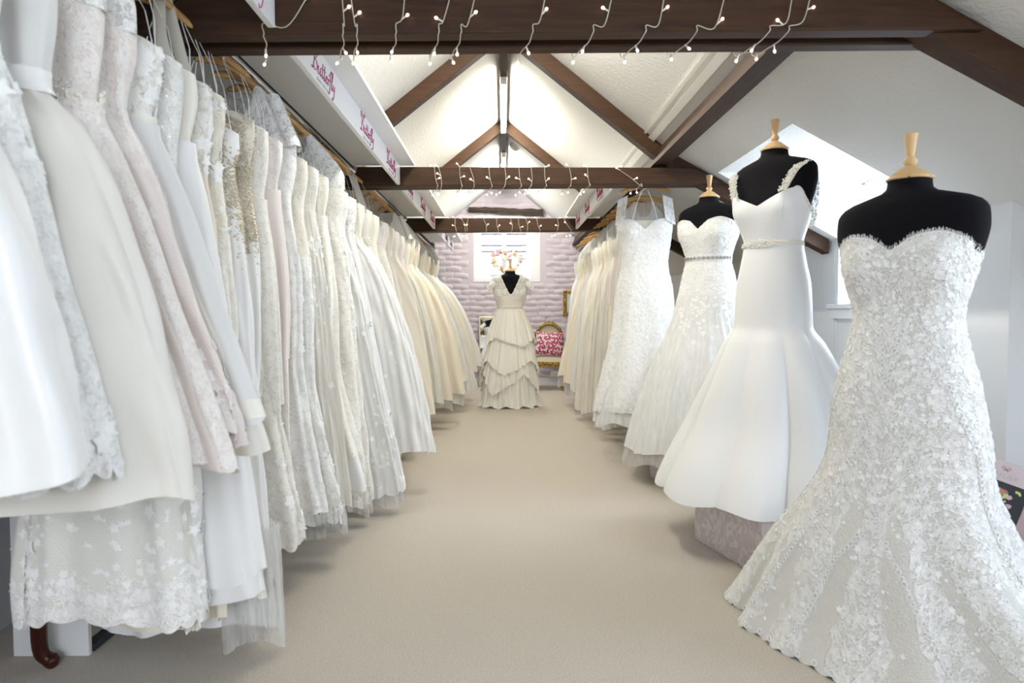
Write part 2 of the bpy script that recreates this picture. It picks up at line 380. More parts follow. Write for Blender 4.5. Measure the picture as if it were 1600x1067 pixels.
window('window_4', 'y', EY0 + .02, EY1 - .02, 1.17, DZ - .08, 2.98, 2, 2)
window('window_2', 'x', WB[0], WB[1], WB[2], WB[3], YB - .06, 3, 2)
struct(MB().box(WX - .05, 2.60, DY0 - .06, DY1 + .07, SILL, SILL + .03).build('trim_1', M['gloss'], bevel=.006))
b = MB(); b.box(WX - .03, WX, DY0, DY1 + .04, SILL - .07, SILL); struct(b.build('trim_2', M['gloss'], bevel=.004))
struct(MB().box(WX - .018, WX, 3.09, YF, 0, .11).build('baseboard_right', M['gloss'], bevel=.004))

# far wall: bricks under thick lilac paint, one object each where they show
OX0, OX1, OZ0, OZ1 = -.452, .545, 1.595, 2.58
b = MB()
b.box(-2.0, OX0, YF, YF + .3, 0, 3.3); b.box(OX1, 2.5, YF, YF + .3, 0, 3.3); b.box(OX0, OX1, YF, YF + .3, 0, OZ0); b.box(OX0, OX1, YF, YF + .3, OZ1, 3.3)
wall_far = struct(b.build('wall_far', M['lilac']))
rng = random.Random(5)
def brick_mesh(k):
    r = random.Random(k + 40); w, h = .238, .088; nx, nz = 7, 4; V = []; F = []
    sl = r.uniform(-.01, .01)
    for j in range(nz):
        for i in range(nx):
            u, v = i / (nx - 1), j / (nz - 1); edge = (i in (0, nx - 1)) or (j in (0, nz - 1))
            d = .001 if edge else r.uniform(.002, .024)
            if j == nz - 2 and not edge: d += .007
            V.append(((u - .5) * w + r.uniform(-.006, .006), -d, (v - .5) * h + r.uniform(-.007, .007) + sl * (u - .5)))
    for j in range(nz - 1):
        for i in range(nx - 1): F.append((j * nx + i, j * nx + i + 1, (j + 1) * nx + i + 1, (j + 1) * nx + i))
    me = bpy.data.meshes.new('brick'); me.from_pydata(V, [], F); me.materials.append(M['lilac']); me.shade_smooth(); return me
BR = [brick_mesh(k) for k in range(9)]; nb = 0
for row in range(34):
    z = .14 + row * .086
    for col in range(11):
        x = -1.12 + col * .236 + (.118 if row % 2 else 0) + rng.uniform(-.012, .012)
        if x > 1.2 or z > roof_z(x) - .03 or (OX0 - .12 < x < OX1 + .12 and OZ0 - .045 < z < OZ1 + .045): continue
        o = link('brick', rng.choice(BR), wall_far); o.location = (x, YF - .001, z + rng.uniform(-.013, .013)); o.rotation_euler = (0, rng.uniform(-.065, .065), 0); nb += 1
struct(MB().box(-1.74, WX - .02, YF - .022, YF, 0, .12).build('baseboard_far', M['gloss'], bevel=.004))
# far window in its plastered reveal
b = MB(); yf0, yf1 = YF - .008, YF + .29
b.box(OX0 - .012, OX0 + .035, yf0, yf1, OZ0 - .01, OZ1); b.box(OX1 - .12, OX1 + .012, yf0, yf1, OZ0 - .01, OZ1); b.box(OX0 + .035, OX1 - .12, yf0 - .003, yf1, OZ0 - .014, OZ0 + .045); b.box(OX0 + .035, OX1 - .12, yf0, yf1, OZ1 - .02, OZ1 + .01)
struct(b.build('trim_3', M['gloss'], bevel=.006))
wf = window('window_1', 'x', OX0 + .035, OX1 - .12, OZ0 + .045, OZ1 - .02, YF + .12, 2, 3, .04, .035)
b = MB(); b.tube([(.018 + .022 * math.cos(t), YF + .075, 2.02 + .026 * math.sin(t)) for t in np.linspace(0, 2 * PI, 17)], .005, 6, cap=False); b.box(.008, .028, YF + .07, YF + .09, 1.90, 2.0)
b.build('latch', M['steel'], wf, smooth=False)
# timber lintel
b = MB(); L = 14; r2 = random.Random(3); V = []; F = []
for i in range(L):
    t = i / (L - 1); x = -.535 + 1.135 * t; zc = 2.675 - .045 * t; h = .046 + r2.uniform(-.012, .008)
    for y, z in ((YF - .06, zc - h), (YF - .07, zc), (YF - .055, zc + h * .95), (YF + .02, zc + h), (YF + .02, zc - h)): V.append((x + r2.uniform(-.008, .008), y + r2.uniform(-.008, .008), z + r2.uniform(-.008, .008)))
for i in range(L - 1):
    for k in range(5): F.append((i * 5 + k, i * 5 + (k + 1) % 5, (i + 1) * 5 + (k + 1) % 5, (i + 1) * 5 + k))
F += [(4, 3, 2, 1, 0), tuple((L - 1) * 5 + k for k in range(5))]
tag(mk('timber_lintel', V, F, M['oldlintel'], smooth=False), 'rough old timber lintel above the far window on the lilac wall', 'lintel')

# neighbouring house outside the far window
M['nbrick'] = plain('neighbour_brick', (.62, .50, .44), .8); M['nrender'] = plain('neighbour_render', (.86, .86, .84), .8)
M['ntile'] = plain('neighbour_roof_tile', (.55, .50, .50), .8); M['nglass'] = plain('neighbour_window', (.10, .14, .20), .15)
nh = thing('neighbour_house', 'bright neighbouring house of pale render and brick outside the far window', 'house', (0, 16, 0))
MB().box(-6, 6, 0, 4, -6, 2.35).build('wall', M['nrender'], nh)
b = MB(); rr = random.Random(2)
for j in range(24):
    z = 1.0 + j * .13
    for i in range(7):
        x = .42 + i * .25 + (.12 if j % 2 else 0); b.box(x, x + .235, -.03 - rr.random() * .01, .02, z, z + .112)
o = b.build('brickwork', M['nbrick'], nh); o['kind'] = 'stuff'
b = MB()
for j in range(10): z = 2.4 + j * .16; b.hexa([(-6, -.25 + j * .2, z), (6, -.25 + j * .2, z), (6, .1 + j * .2, z + .12), (-6, .1 + j * .2, z + .12), (-6, -.25 + j * .2, z + .04), (6, -.25 + j * .2, z + .04), (6, .1 + j * .2, z + .17), (-6, .1 + j * .2, z + .17)])
o = b.build('roof_tiles', M['ntile'], nh); o['kind'] = 'stuff'
MB().box(.55, 1.15, -.05, .02, 1.60, 1.78).build('window', M['nglass'], nh)
area('daylight_on_neighbour', (0, 12.3, 4.2), (R(62), 0, 0), 5, 2.5, 260, (1, .98, .95))

# ------------------------------------------------------------------ roof timbers
def beam(y0, y1, z_at, top, xr, label, groove=False):
    """tie beam with slanted ends where the roof cuts it"""
    b = MB()
    def seg(ya, yb, dz):
        zl, zr = z_at(-1.5) + dz, z_at(xr) + dz
        def xe(z): return KX + (KZ - z) / ((KZ - WZT) / (WX - KX)) - .03
        xl = -min(1.55, xe(zl)); b.hexa([(xl, ya, zl), (min(xr, xe(zr)), ya, zr), (min(xr, xe(zr)), yb, zr), (xl, yb, zl), (-xe(top), ya, top), (xe(top) - .02, ya, top), (xe(top) - .02, yb, top), (-xe(top), yb, top)])
    if groove: seg(y0, y0 + .065, 0); seg(y0 + .065, y0 + .118, .028); seg(y0 + .118, y1, .0)
    else: seg(y0, y1, 0)
    return tag(b.build('tie_beam', M['beam'], bevel=.006), label, 'beam')
beam(2.17, 2.35, lambda x: 1.977 + .0126 * x, 2.15, 1.52, 'nearest and largest dark oak tie beam, across the top of the room', True)
beam(4.75, 4.91, lambda x: 1.985 + .010 * x, 2.11, 1.60, 'second dark oak tie beam, above the front facing lace gown')
beam(7.20, 7.34, lambda x: 1.965 + .008 * x, 2.10, 1.57, 'farthest dark oak tie beam, in front of the far window')
# metal strap on the end of the second beam
for lab, s in (('purlin of dark oak above the left clothes rail', -1), ('purlin of dark oak on the right slope beside the white trunking', 1)):
    b = MB(); b.hexa([(s * 1.04, YB, 2.136), (s * 1.15, YB, 2.136), (s * 1.15, YF, 2.136), (s * 1.04, YF, 2.136), (s * 1.09, YB, 2.26), (s * 1.17, YB, 2.20), (s * 1.17, YF, 2.20), (s * 1.09, YF, 2.26)])
    tag(b.build('purlin', M['beam_y']), lab, 'beam')
tag(MB().box(-.028, .028, YB, YF, RIDGE - .13, RIDGE - .01).build('ridge_beam', M['beam_y']), 'dark ridge beam along the top of the roof behind the tube lights', 'beam')
names = ['near', 'second', 'farthest']
for k, (y0, y1) in enumerate(((2.20, 2.31), (4.78, 4.88), (7.22, 7.31))):
    for s in (-1, 1):
        d = .10; b = MB(); P = []
        for x, dz in ((0, 0), (KX, 0)):
            z = roof_z(x); P.append((x, z))
        V = []
        for y in (y0, y1): V += [(s * 0.0, y, P[0][1]), (s * KX, y, P[1][1]), (s * KX, y, P[1][1] - d * 1.2), (s * 0.0, y, P[0][1] - d * 1.3)]
        b.add(V, [(0, 1, 2, 3), (7, 6, 5, 4), (0, 4, 5, 1), (1, 5, 6, 2), (2, 6, 7, 3), (3, 7, 4, 0)])
        xe = 2.28 if s > 0 else 1.74; V = []
        for y in (y0, y1): V += [(s * KX, y, KZ), (s * xe, y, roof_z(xe)), (s * xe, y, roof_z(xe) - .10), (s * KX, y, KZ - .12)]
        b.add(V, [(0, 1, 2, 3), (7, 6, 5, 4), (0, 4, 5, 1), (1, 5, 6, 2), (2, 6, 7, 3), (3, 7, 4, 0)])
        tag(b.build('rafter', M['beam_z'], bevel=.004), 'sloping dark rafter on the %s side of the %s tie beam' % ('left' if s < 0 else 'right', names[k]), 'beam')
# white trunking beside the right purlin
b = MB(); b.bar((1.03, 2.4, roof_z(1.03) - .012), (1.03, YF, roof_z(1.03) - .012), .05, .022, (.62, 0, .78)); b.bar((.985, 2.4, roof_z(.985) - .008), (.985, YF, roof_z(.985) - .008), .02, .014, (.62, 0, .78))
tag(b.build('cable_trunking', M['cream']), 'white cable trunking running beside the dark right purlin', 'trunking')

# ------------------------------------------------------------------ tube lights
def tube_light(y0, y1, label):
    z = 2.995
    t = thing('tube_light', label, 'ceiling light', (0, y0, z))
    L = y1 - y0
    MB().box(-.032, .032, 0, L, .028, .075).build('body', M['cream'], t, bevel=.006)
    for y in (.0, L - .03): MB().box(-.026, .026, y, y + .03, -.03, .03).build('lamp_holder', M['cream'], t, bevel=.005)
    b = MB(); b.tube([(0, .03, -.005), (0, L - .03, -.005)], .019, 14); b.build('tube', M['tube'], t, smooth=True)
    b = MB(); b.tube([(0, -.004, .045), (0, 0.002, .045)], .014, 12); b.build('screw_cover', M['cream'], t)
tube_light(5.62, 7.16, 'long fluorescent tube light on the ridge, nearer of the two in view')
tube_light(8.22, 9.9, 'fluorescent tube light on the ridge beyond the farthest rafters')
tube_light(2.75, 4.4, 'fluorescent tube light on the ridge hidden above the nearest beam')
#tube_light(-.6, 1.05, 'fluorescent tube light on the ridge overhead near the camera')
t = thing('smoke_detector', 'round white smoke detector on the right slope beside the ridge', 'detector', (.13, 8.0, roof_z(.13) - .004)); t.rotation_euler = (0, R(38), 0)
b = MB(); b.lathe([(.01, -.055), (.035, -.05), (.05, -.035), (.055, -.02)], 20); b.build('housing', M['cream'], t, smooth=True)
b = MB(); b.lathe([(.055, -.02), (.06, -.015), (.06, 0.0)], 20); b.build('base', M['cream'], t)

# ------------------------------------------------------------------ overhead shelves with lettering
STROKES = [
 [(.25, 2.35), (.16, 1.3), (.02, .25), (-.18, -.15), (-.4, .05)],
 [(-.32, 1.95), (-.1, 2.45), (.35, 2.7), (.82, 2.3), (.6, 1.65), (.22, 1.38), (.75, 1.15), (.98, .6), (.7, .08), (.25, -.02), (.05, .25)],
 [(1.25, 1.0), (1.2, .3), (1.38, .02), (1.68, .25), (1.8, 1.0), (1.78, .25), (1.95, .02), (2.15, .3)],
 [(2.4, 1.95), (2.32, .9), (2.3, .2), (2.48, .02), (2.7, .35)], [(2.12, 1.25), (2.65, 1.32)],
 [(2.95, 1.95), (2.87, .9), (2.85, .2), (3.02, .02), (3.22, .35)], [(2.68, 1.25), (3.2, 1.32)],
 [(3.3, .5), (3.62, .62), (3.68, .9), (3.5, 1.02), (3.32, .7), (3.36, .2), (3.58, .02), (3.88, .4)],
 [(3.98, 1.0), (4.02, .5), (4.0, .0)], [(4.0, .55), (4.15, .92), (4.35, .98)],
 [(4.92, 2.25), (4.78, 2.5), (4.62, 2.0), (4.58, .8), (4.55, -.5), (4.42, -.95), (4.28, -.7)], [(4.32, .95), (4.88, 1.05)],
 [(5.1, 1.2), (5.3, 2.2), (5.22, 2.55), (5.08, 2.1), (5.06, .5), (5.15, .05), (5.32, .3)],
 [(5.5, 1.0), (5.46, .4), (5.6, .15), (5.85, .4), (5.95, 1.0), (5.92, .1), (5.8, -.8), (5.55, -1.15), (5.38, -.85)]]
HEART = [[(-.55, 2.6), (-.3, 2.95), (-.15, 2.65), (-.4, 2.3)], [(1.0, 2.75), (1.12, 3.05), (1.3, 2.8), (1.1, 2.45)], [(4.2, 1.5), (4.28, 1.62), (4.2, 1.7)]]
def cr(P, n=6):
    P = [np.array(p, float) for p in P]
    if len(P) < 3: return P
    Q = [2 * P[0] - P[1]] + P + [2 * P[-1] - P[-2]]; out = []
    for i in range(1, len(Q) - 2):
        for k in range(n):
            t = k / n; a, b_, c, d = Q[i - 1:i + 3]
            out.append(.5 * (2 * b_ + (c - a) * t + (2 * a - 5 * b_ + 4 * c - d) * t * t + (3 * b_ - a - 3 * c + d) * t ** 3))
    return out + [P[-1]]
def lettering(parent, x, y, z, h, face):
    """cursive word on a face at constant x; face +1 looks toward +X (reads toward +Y), -1 the other way"""
    s = h / 3.7; b = MB()
    for st in STROKES + HEART:
        P = [(x + face * .0012, y + face * (p[0] + .12 * p[1]) * s * 1.75, z + p[1] * s) for p in cr(st)]
        b.tube(P, .065 * s, 5)
    o = b.build('lettering', M['magenta'], parent); o['label'] = 'pink cursive word Butterfly'
    cu = bpy.data.curves.new('strapline', 'FONT'); cu.body = 'BRIDAL BOUTIQUE'; cu.size = h * .13; cu.space_character = 1.6; cu.extrude = .0004
    to = bpy.data.objects.new('strapline', cu); C.objects.link(to)
    me = bpy.data.meshes.new_from_object(to); bpy.data.objects.remove(to)
    me.materials.clear(); me.materials.append(M['greytext']); o = link('strapline', me, parent)
    o.location = (x + face * .001, y + face * 1.6 * s, z - .95 * s); o.rotation_euler = (R(90), 0, R(90) * face)
def shelf(s, y0, y1, xf, xi, texts, label):
    t = thing('overhead_shelf', label, 'shelf')
    MB().box(min(s * xi, s * 1.04), max(s * xi, s * 1.04), y0, y1, 2.116, 2.134).build('shelf_board', M['white'], t, bevel=.002)
    MB().box(min(s * xf, s * (xf + .022)), max(s * xf, s * (xf + .022)), y0 + .002, y1 - .002, 1.985, 2.115).build('fascia', M['white'], t, bevel=.002)
    for y in texts: lettering(t, s * xf, y, 2.022, .112, -s)
shelf(-1, -1.2, 2.165, .708, .61, (-.15, .78, 1.74), 'white overhead shelf with pink script lettering, nearest bay at top left')
shelf(-1, 2.355, 4.745, .712, .61, (2.60, 3.46, 4.22), 'white overhead shelf on the left between the first and second beams')
shelf(-1, 4.915, 7.195, .715, .61, (5.1, 5.95, 6.75), 'white overhead shelf on the left between the second and third beams')
shelf(-1, 7.345, 9.78, .715, .59, (7.6, 8.45, 9.2), 'white overhead shelf on the left ending at the lilac wall')
shelf(1, 4.915, 7.195, .755, .65, (5.55, 6.35, 7.1), 'white overhead shelf with pink lettering on the right of the aisle')

# ------------------------------------------------------------------ clothes rails
def rail(s, y0, y1, x, z, label):
    t = thing('clothes_rail', label, 'clothes rail', (s * x, y0, z))
    b = MB(); b.tube([(0, 0, 0), (0, y1 - y0, 0)], .0125, 12); b.build('rail', M['chrome'], t, smooth=True)
    for y, d in ((0, .012), (y1 - y0, -.012)):
        b = MB(); b.tube([(0, y, 0), (0, y + d, 0)], .036, 16); b.tube([(0, y + d, 0), (0, y + 2.2 * d, 0)], .02, 14); b.build('flange', M['chrome'], t)
RX, RZ = 1.04, 2.088
rail(-1, -.9, 2.168, RX, RZ, 'chrome clothes rail on the left, nearest the camera')
rail(-1, 2.352, 4.748, RX, RZ, 'chrome clothes rail on the left between first and second beams')
rail(-1, 4.912, 7.198, RX, RZ, 'chrome clothes rail on the left between second and third beams')
rail(-1, 7.342, 10.1, RX, RZ - .03, 'dark looking clothes rail at the far end of the left side')
RXR = 1.10
rail(1, 4.912, 7.198, RXR, RZ - .02, 'chrome clothes rail on the right between second and third beams')
rail(1, 7.342, 10.1, RXR, RZ - .04, 'clothes rail at the far end of the right side')

# ------------------------------------------------------------------ fairy lights wound round the beams
b = MB(); b.tube([(0, 0, 0), (0, 0, .020)], [.0022, .0034], 6, m=0); b.ball((0, 0, .023), .0046, 1, 6, 4, (1, 1, 1.3)); BULB = b.mesh('bulb', [M['bulbbase'], M['bulb']])
b = MB(); b.tube([(0, 0, 0), (0, 0, .026)], [.0024, .0038], 6, m=0); b.ball((0, 0, .029), .0058, 1, 6, 4, (1, 1, 1.2)); BULB2 = b.mesh('bulb', [M['bulbbase'], M['bulb']])
def fairy(label, strands, yf, yb, zb_at, top, bulb, r, nb):
    """strands: list of front runs, each a list of points on the front face, top first; the cord goes under, up the back and on"""
    t = thing('fairy_lights', label, 'string lights'); rg = random.Random(len(strands)); P = []; spots = []
    for st in strands:
        x0, x1 = st[0][0], st[-1][0]
        run = [np.array(p) for p in st]
        full = [np.array((x0 - .01, yf + .06, top + .006))] + [np.array((x0, yf - r - .001, top + .002))] + run
        zb = zb_at(x1); full += [np.array((x1, yf - r - .002, zb + .003)), np.array((x1 - .003, yf - .001, zb - r - .003))]
        run_s = cr(full, 5); P += run_s
        P += cr([full[-1], np.array((x1 - .01, yf + .05, zb - .012)), np.array((x1 - .03, (yf + yb) / 2, zb - .02)), np.array((x1 - .05, yb + .004, zb - .006)), np.array((x1 - .03, yb + .006, top - .02)), np.array((x1 - .02, yb - .03, top + .006))], 4)[1:]
        d = np.linalg.norm(run[-1] - run[0]); n = max(2, int(round(d / nb)))
        for k in range(n): spots.append(run_s[5 + int((k + rg.uniform(.25, .75)) / n * (len(run_s) - 16))])
        spots.append(np.array((x1 - .02, yf + .07, zb - .015))); spots.append(np.array((x1 - .045, yb - .03, zb - .016)))
    V = MB(); V.tube([tuple(p) for p in P], r, 5); V.build('cord', M['wire'], t, smooth=True)
    for k, p in enumerate(spots):
        o = link('bulb', bulb, t); o.location = tuple(p); low = p[1] > yf + .03
        o.rotation_euler = (R(rg.uniform(150, 200)), R(rg.uniform(-35, 35)), 0) if low else (R(rg.uniform(40, 75)), 0, R(rg.choice((-1, 1)) * rg.uniform(60, 100)))
S1 = [[(477, 0), (447, 42), (412, 70)], [(535, 0), (538, 40), (536, 62)], [(549, 0), (555, 40), (558, 62)], [(632, 0), (628, 30), (619, 56)],
      [(702, 0), (692, 34), (686, 62)], [(741, 0), (730, 40), (721, 66)], [(851, 0), (843, 34), (833, 62)], [(955, 0), (944, 40), (928, 62)],
      [(1037, 0), (1028, 40), (1010, 62)], [(1131, 0), (1116, 44), (1090, 64)], [(1237, 0), (1228, 36), (1204, 62)], [(1265, 0), (1254, 34), (1234, 66)]]
st = []
for s_ in S1:
    p = [W(x, min(y, 56), 2.164) for x, y in s_]; d = (p[0] - p[1]); top_p = p[0] + d * ((2.148 - p[0].z) / max(.01, d.z)) * .7; top_p.z = 2.148
    q = WZ(s_[-1][0] - 4, s_[-1][1], 1.99); p[-1].z = max(p[-1].z, 2.0)
    st.append([tuple(top_p)] + [tuple(v) for v in p])
fairy('string of warm fairy lights wound round the nearest beam', st, 2.17, 2.35, lambda x: 1.977 + .0126 * x, 2.15, BULB, .0017, .075)
def simple(pairs, yf, ytop, ybot): return [[tuple(W(a, ytop, yf)), tuple(W((a + c) / 2 + (1.5 if k % 2 else -1), (ytop + ybot) / 2, yf)), tuple(W(c, ybot, yf))] for k, (a, c) in enumerate(pairs)]
S2 = [(679, 684), (686, 690), (718, 722), (735, 741), (764, 769), (789, 789), (811, 815), (830, 830), (851, 854), (890, 892), (918, 922), (966, 1002)]
fairy('string of warm fairy lights wound round the second beam', simple(S2, 4.744, 264, 291), 4.75, 4.91, lambda x: 1.985 + .01 * x, 2.11, BULB2, .0018, .06)
S3 = [(711, 713), (722, 727), (731, 730), (756, 760), (776, 779), (798, 800), (810, 814), (822, 824), (839, 844), (871, 871), (882, 893)]
fairy('string of warm fairy lights wound round the farthest beam', simple(S3, 7.194, 343, 360), 7.20, 7.34, lambda x: 1.965 + .008 * x, 2.10, BULB2, .002, .06)
# ------------------------------------------------------------------ cloth
def pchip(xs, ys, x):
    xs = np.asarray(xs, float); ys = np.asarray(ys, float)
    o = np.argsort(xs); xs, ys = xs[o], ys[o]
    h = np.diff(xs); d = np.diff(ys) / h; n = len(xs); m = np.zeros(n)
    if n > 2:
        for i in range(1, n - 1):
            if d[i - 1] * d[i] > 0:
                w1 = 2 * h[i] + h[i - 1]; w2 = h[i] + 2 * h[i - 1]; m[i] = (w1 + w2) / (w1 / d[i - 1] + w2 / d[i])
    m[0], m[-1] = d[0], d[-1]
    x = np.clip(x, xs[0], xs[-1]); i = np.clip(np.searchsorted(xs, x) - 1, 0, n - 2)
    t = (x - xs[i]) / h[i]; t2, t3 = t * t, t ** 3
    return (2 * t3 - 3 * t2 + 1) * ys[i] + (t3 - 2 * t2 + t) * h[i] * m[i] + (-2 * t3 + 3 * t2) * ys[i + 1] + (t3 - t2) * h[i] * m[i + 1]

class Prof:
    """rows (z, x+, x-, front, back, cx, cy): half extents of the horizontal section at height z"""
    def __init__(s, rows, n=2.2): s.r = np.array(rows, float); s.n = n
    def at(s, z): return [pchip(s.r[:, 0], s.r[:, k], z) for k in range(1, 7)]
    def pt(s, th, z, off=0.0):
        th = np.asarray(th, float); z = np.asarray(z, float) + 0 * th
        xp, xm, yf, yb, cx, cy = s.at(z); c, sn = np.cos(th), np.sin(th); e = 2 / s.n
        ax = np.where(c > 0, xp, xm); ay = np.where(sn < 0, yf, yb)
        ux, uy = np.sign(c) * np.abs(c) ** e, np.sign(sn) * np.abs(sn) ** e
        nx, ny = c / np.maximum(ax, .01), sn / np.maximum(ay, .01); l = np.hypot(nx, ny) + 1e-9
        return np.stack([cx + ax * ux + off * nx / l, cy + ay * uy + off * ny / l, z], -1)

def folds(seed, n, kind='soft'):
    r = np.random.RandomState(seed)
    if kind == 'soft':
        ks = [max(1, n - 2), n, n + 3, 2 * n + 1]; ws = [.45, .7, .35, .22]; ph = r.uniform(0, 6.28, 4); dr = r.uniform(-.25, .25, 4)
        return lambda th, v: sum(w * np.cos(k * th + p + d * v * 3) for w, k, p, d in zip(ws, ks, ph, dr)) / 1.3
    if kind == 'fine':
        ks = [n, int(n * 1.7), int(n * 2.6), int(n * 3.7)]; ws = [.5, .5, .4, .25]; ph = r.uniform(0, 6.28, 4); dr = r.uniform(-.5, .5, 4)
        return lambda th, v: sum(w * np.cos(k * th + p + d * v * 3) for w, k, p, d in zip(ws, ks, ph, dr)) / 1.3
    p0 = r.uniform(0, 6.28)
    return lambda th, v: 2 * np.abs(np.cos(n * (th - PI * 1.5) / 2 + PI / 2 + .12 * np.sin(3 * th + p0))) ** .7 - 1   # cusped pleats

def cloth(name, prof, zt, zb, mat, parent, nu=96, nv=40, th0=PI / 2, th1=PI * 2.5, fold=None, amp=None, bulge=None, mask=None, flip=1, scallop=0, scn=40, off=0.0, crumple=0, seed=0, jit=0, flare=None):
    th = np.linspace(th0, th1, nu + 1); v = np.linspace(0, 1, nv)
    T, Vv = np.meshgrid(th, v)
    a = zt(T) if callable(zt) else zt + 0 * T; b_ = zb(T) if callable(zb) else zb + 0 * T
    if scallop: b_ = b_ - scallop * np.abs(np.sin(scn * T)) ** .7
    Z = a * (1 - Vv) + b_ * Vv
    O = off + 0 * T
    if fold is not None:
        am = amp(Z) if callable(amp) else amp
        O = O + am * fold(T, Vv)
    if flare: O = O + flare * Vv ** 1.3
    if bulge is not None: O = O + bulge(T, Z)
    if crumple:
        r = np.random.RandomState(seed + 7)
        for k in range(7):
            f1, f2, p = r.randint(3, 16), r.uniform(6, 30), r.uniform(0, 6.28); O = O + crumple * np.cos(f1 * T + f2 * Z + p) / 3
    P = prof.pt(T, Z, O)
    if jit: P = P + np.random.RandomState(seed).normal(0, jit, P.shape)
    if flip < 0: P[..., 0] *= -1
    nu1 = nu + 1
    idx = np.arange(nv * nu1).reshape(nv, nu1)
    q = np.stack([idx[:-1, :-1], idx[1:, :-1], idx[1:, 1:], idx[:-1, 1:]], -1).reshape(-1, 4)
    if flip < 0: q = q[:, ::-1]
    ul = np.concatenate([np.zeros((nv, 1)), np.cumsum(np.linalg.norm(np.diff(P[..., :2], axis=1), axis=2), axis=1)], 1); ul = ul - ul[:, nu1 // 2:nu1 // 2 + 1]
    sw = np.concatenate([np.zeros((1, nu1)), np.cumsum(np.linalg.norm(np.diff(P, axis=0), axis=2), axis=0)])
    uv = np.stack([ul + seed * .37 + 4, -sw + seed * .21], -1).reshape(-1, 2)
    mk_ = None
    if mask is not None: mk_ = mask(T, Z, Vv).ravel() if callable(mask) else np.full(T.size, mask)
    o = mk(name, P.reshape(-1, 3), q, mat, parent, True, uv, mk_)
    return o, P

def motifs(name, P, w, n, r0, r1, mat, parent, seed=0, lift=.0015, petals=5):
    """small raised lace flowers sewn on a cloth grid; w(i, j) gives how likely a place is"""
    rg = np.random.RandomState(seed); nv, nu, _ = P.shape; V = []; F = []; tries = 0; cnt = 0
    while cnt < n and tries < n * 12:
        tries += 1; i, j = rg.randint(1, nv - 2), rg.randint(1, nu - 2)
        if rg.rand() > w(i / nv, j / nu): continue
        f, g = rg.rand(2); p = P[i, j] * (1 - f) * (1 - g) + P[i + 1, j] * f * (1 - g) + P[i, j + 1] * (1 - f) * g + P[i + 1, j + 1] * f * g
        du = P[i, j + 1] - P[i, j - 1]; dv = P[i + 1, j] - P[i - 1, j]; nn = np.cross(dv, du); l = np.linalg.norm(nn)
        if l < 1e-9: continue
        nn /= l; u = du / (np.linalg.norm(du) + 1e-9); vv = np.cross(nn, u); rad = rg.uniform(r0, r1); a0 = rg.uniform(0, 6.28)
        kk = petals * 2; b = len(V); leaf = rg.rand() < .15
        if rg.rand() < .25: rad *= 1.5
        V.append(p + nn * (lift + .0005))
        for q, (fr, h) in enumerate(((.38, .0008), (.72, .0013), (1.0, -.0008))):
            for k in range(kk):
                a = a0 + PI * 2 * k / kk; rr = rad * fr * (1.0 if k % 2 == 0 else (.55 if q else .9)) * (rg.uniform(.9, 1.08) if q == 2 else 1)
                if leaf: rr *= .35 + .85 * abs(math.cos(a - a0)) ** 1.5
                V.append(p + nn * (lift + (h if k % 2 == 0 else h - .0009 * (q > 0))) + (u * math.cos(a) + vv * math.sin(a)) * rr)
        for k in range(kk): F.append((b, b + 1 + k, b + 1 + (k + 1) % kk))
        for q in range(2):
            for k in range(kk): F.append((b + 1 + q * kk + k, b + 1 + (q + 1) * kk + k, b + 1 + (q + 1) * kk + (k + 1) % kk, b + 1 + q * kk + (k + 1) % kk))
        cnt += 1
    o = mk(name, V, F, mat, parent, True); o['kind'] = 'stuff'; return o

def rings(name, path, r, tr, mat, parent, normals):
    """a chain of little corded loops along a path"""
    V = []; F = []
    for p, (nn, u) in zip(path, normals):
        nn = np.array(nn); u = np.array(u); w = np.cross(nn, u); b = len(V); N, K = 8, 4
        for i in range(N):
            a = 2 * PI * i / N; d = u * math.cos(a) + w * math.sin(a)
            for k in range(K):
                c = 2 * PI * k / K; V.append(np.array(p) + d * (r + tr * math.cos(c)) + nn * (tr * math.sin(c) + .002))
        for i in range(N):
            for k in range(K): F.append((b + i * K + k, b + i * K + (k + 1) % K, b + ((i + 1) % N) * K + (k + 1) % K, b + ((i + 1) % N) * K + k))
    o = mk(name, V, F, mat, parent, True); o['kind'] = 'stuff'; return o
def grid_frame(P, i, j):
    nv, nu, _ = P.shape; i = int(np.clip(i, 1, nv - 2)); j = int(np.clip(j, 1, nu - 2))
    du = P[i, j + 1] - P[i, j - 1]; dv = P[i + 1, j] - P[i - 1, j]; n = np.cross(dv, du); n = n / (np.linalg.norm(n) + 1e-9)
    return n, du / (np.linalg.norm(du) + 1e-9)
def ring_line(name, P, ij, r, tr, mat, parent):
    """ij: list of (row, col) along the grid; loops at an even pitch"""
    pts = []; fr = []; last = None
    for (i0, j0), (i1, j1) in zip(ij[:-1], ij[1:]):
        for t in np.linspace(0, 1, 60, endpoint=False):
            i, j = i0 + (i1 - i0) * t, j0 + (j1 - j0) * t; ii, jj = int(i), int(j); fi, fj = i - ii, j - jj
            ii2, jj2 = min(ii + 1, P.shape[0] - 1), min(jj + 1, P.shape[1] - 1)
            p = P[ii, jj] * (1 - fi) * (1 - fj) + P[ii2, jj] * fi * (1 - fj) + P[ii, jj2] * (1 - fi) * fj + P[ii2, jj2] * fi * fj
            if last is None or np.linalg.norm(p - last) > 2.1 * r: pts.append(p); fr.append(grid_frame(P, i, j)); last = p
    return rings(name, pts, r, tr, mat, parent, fr)

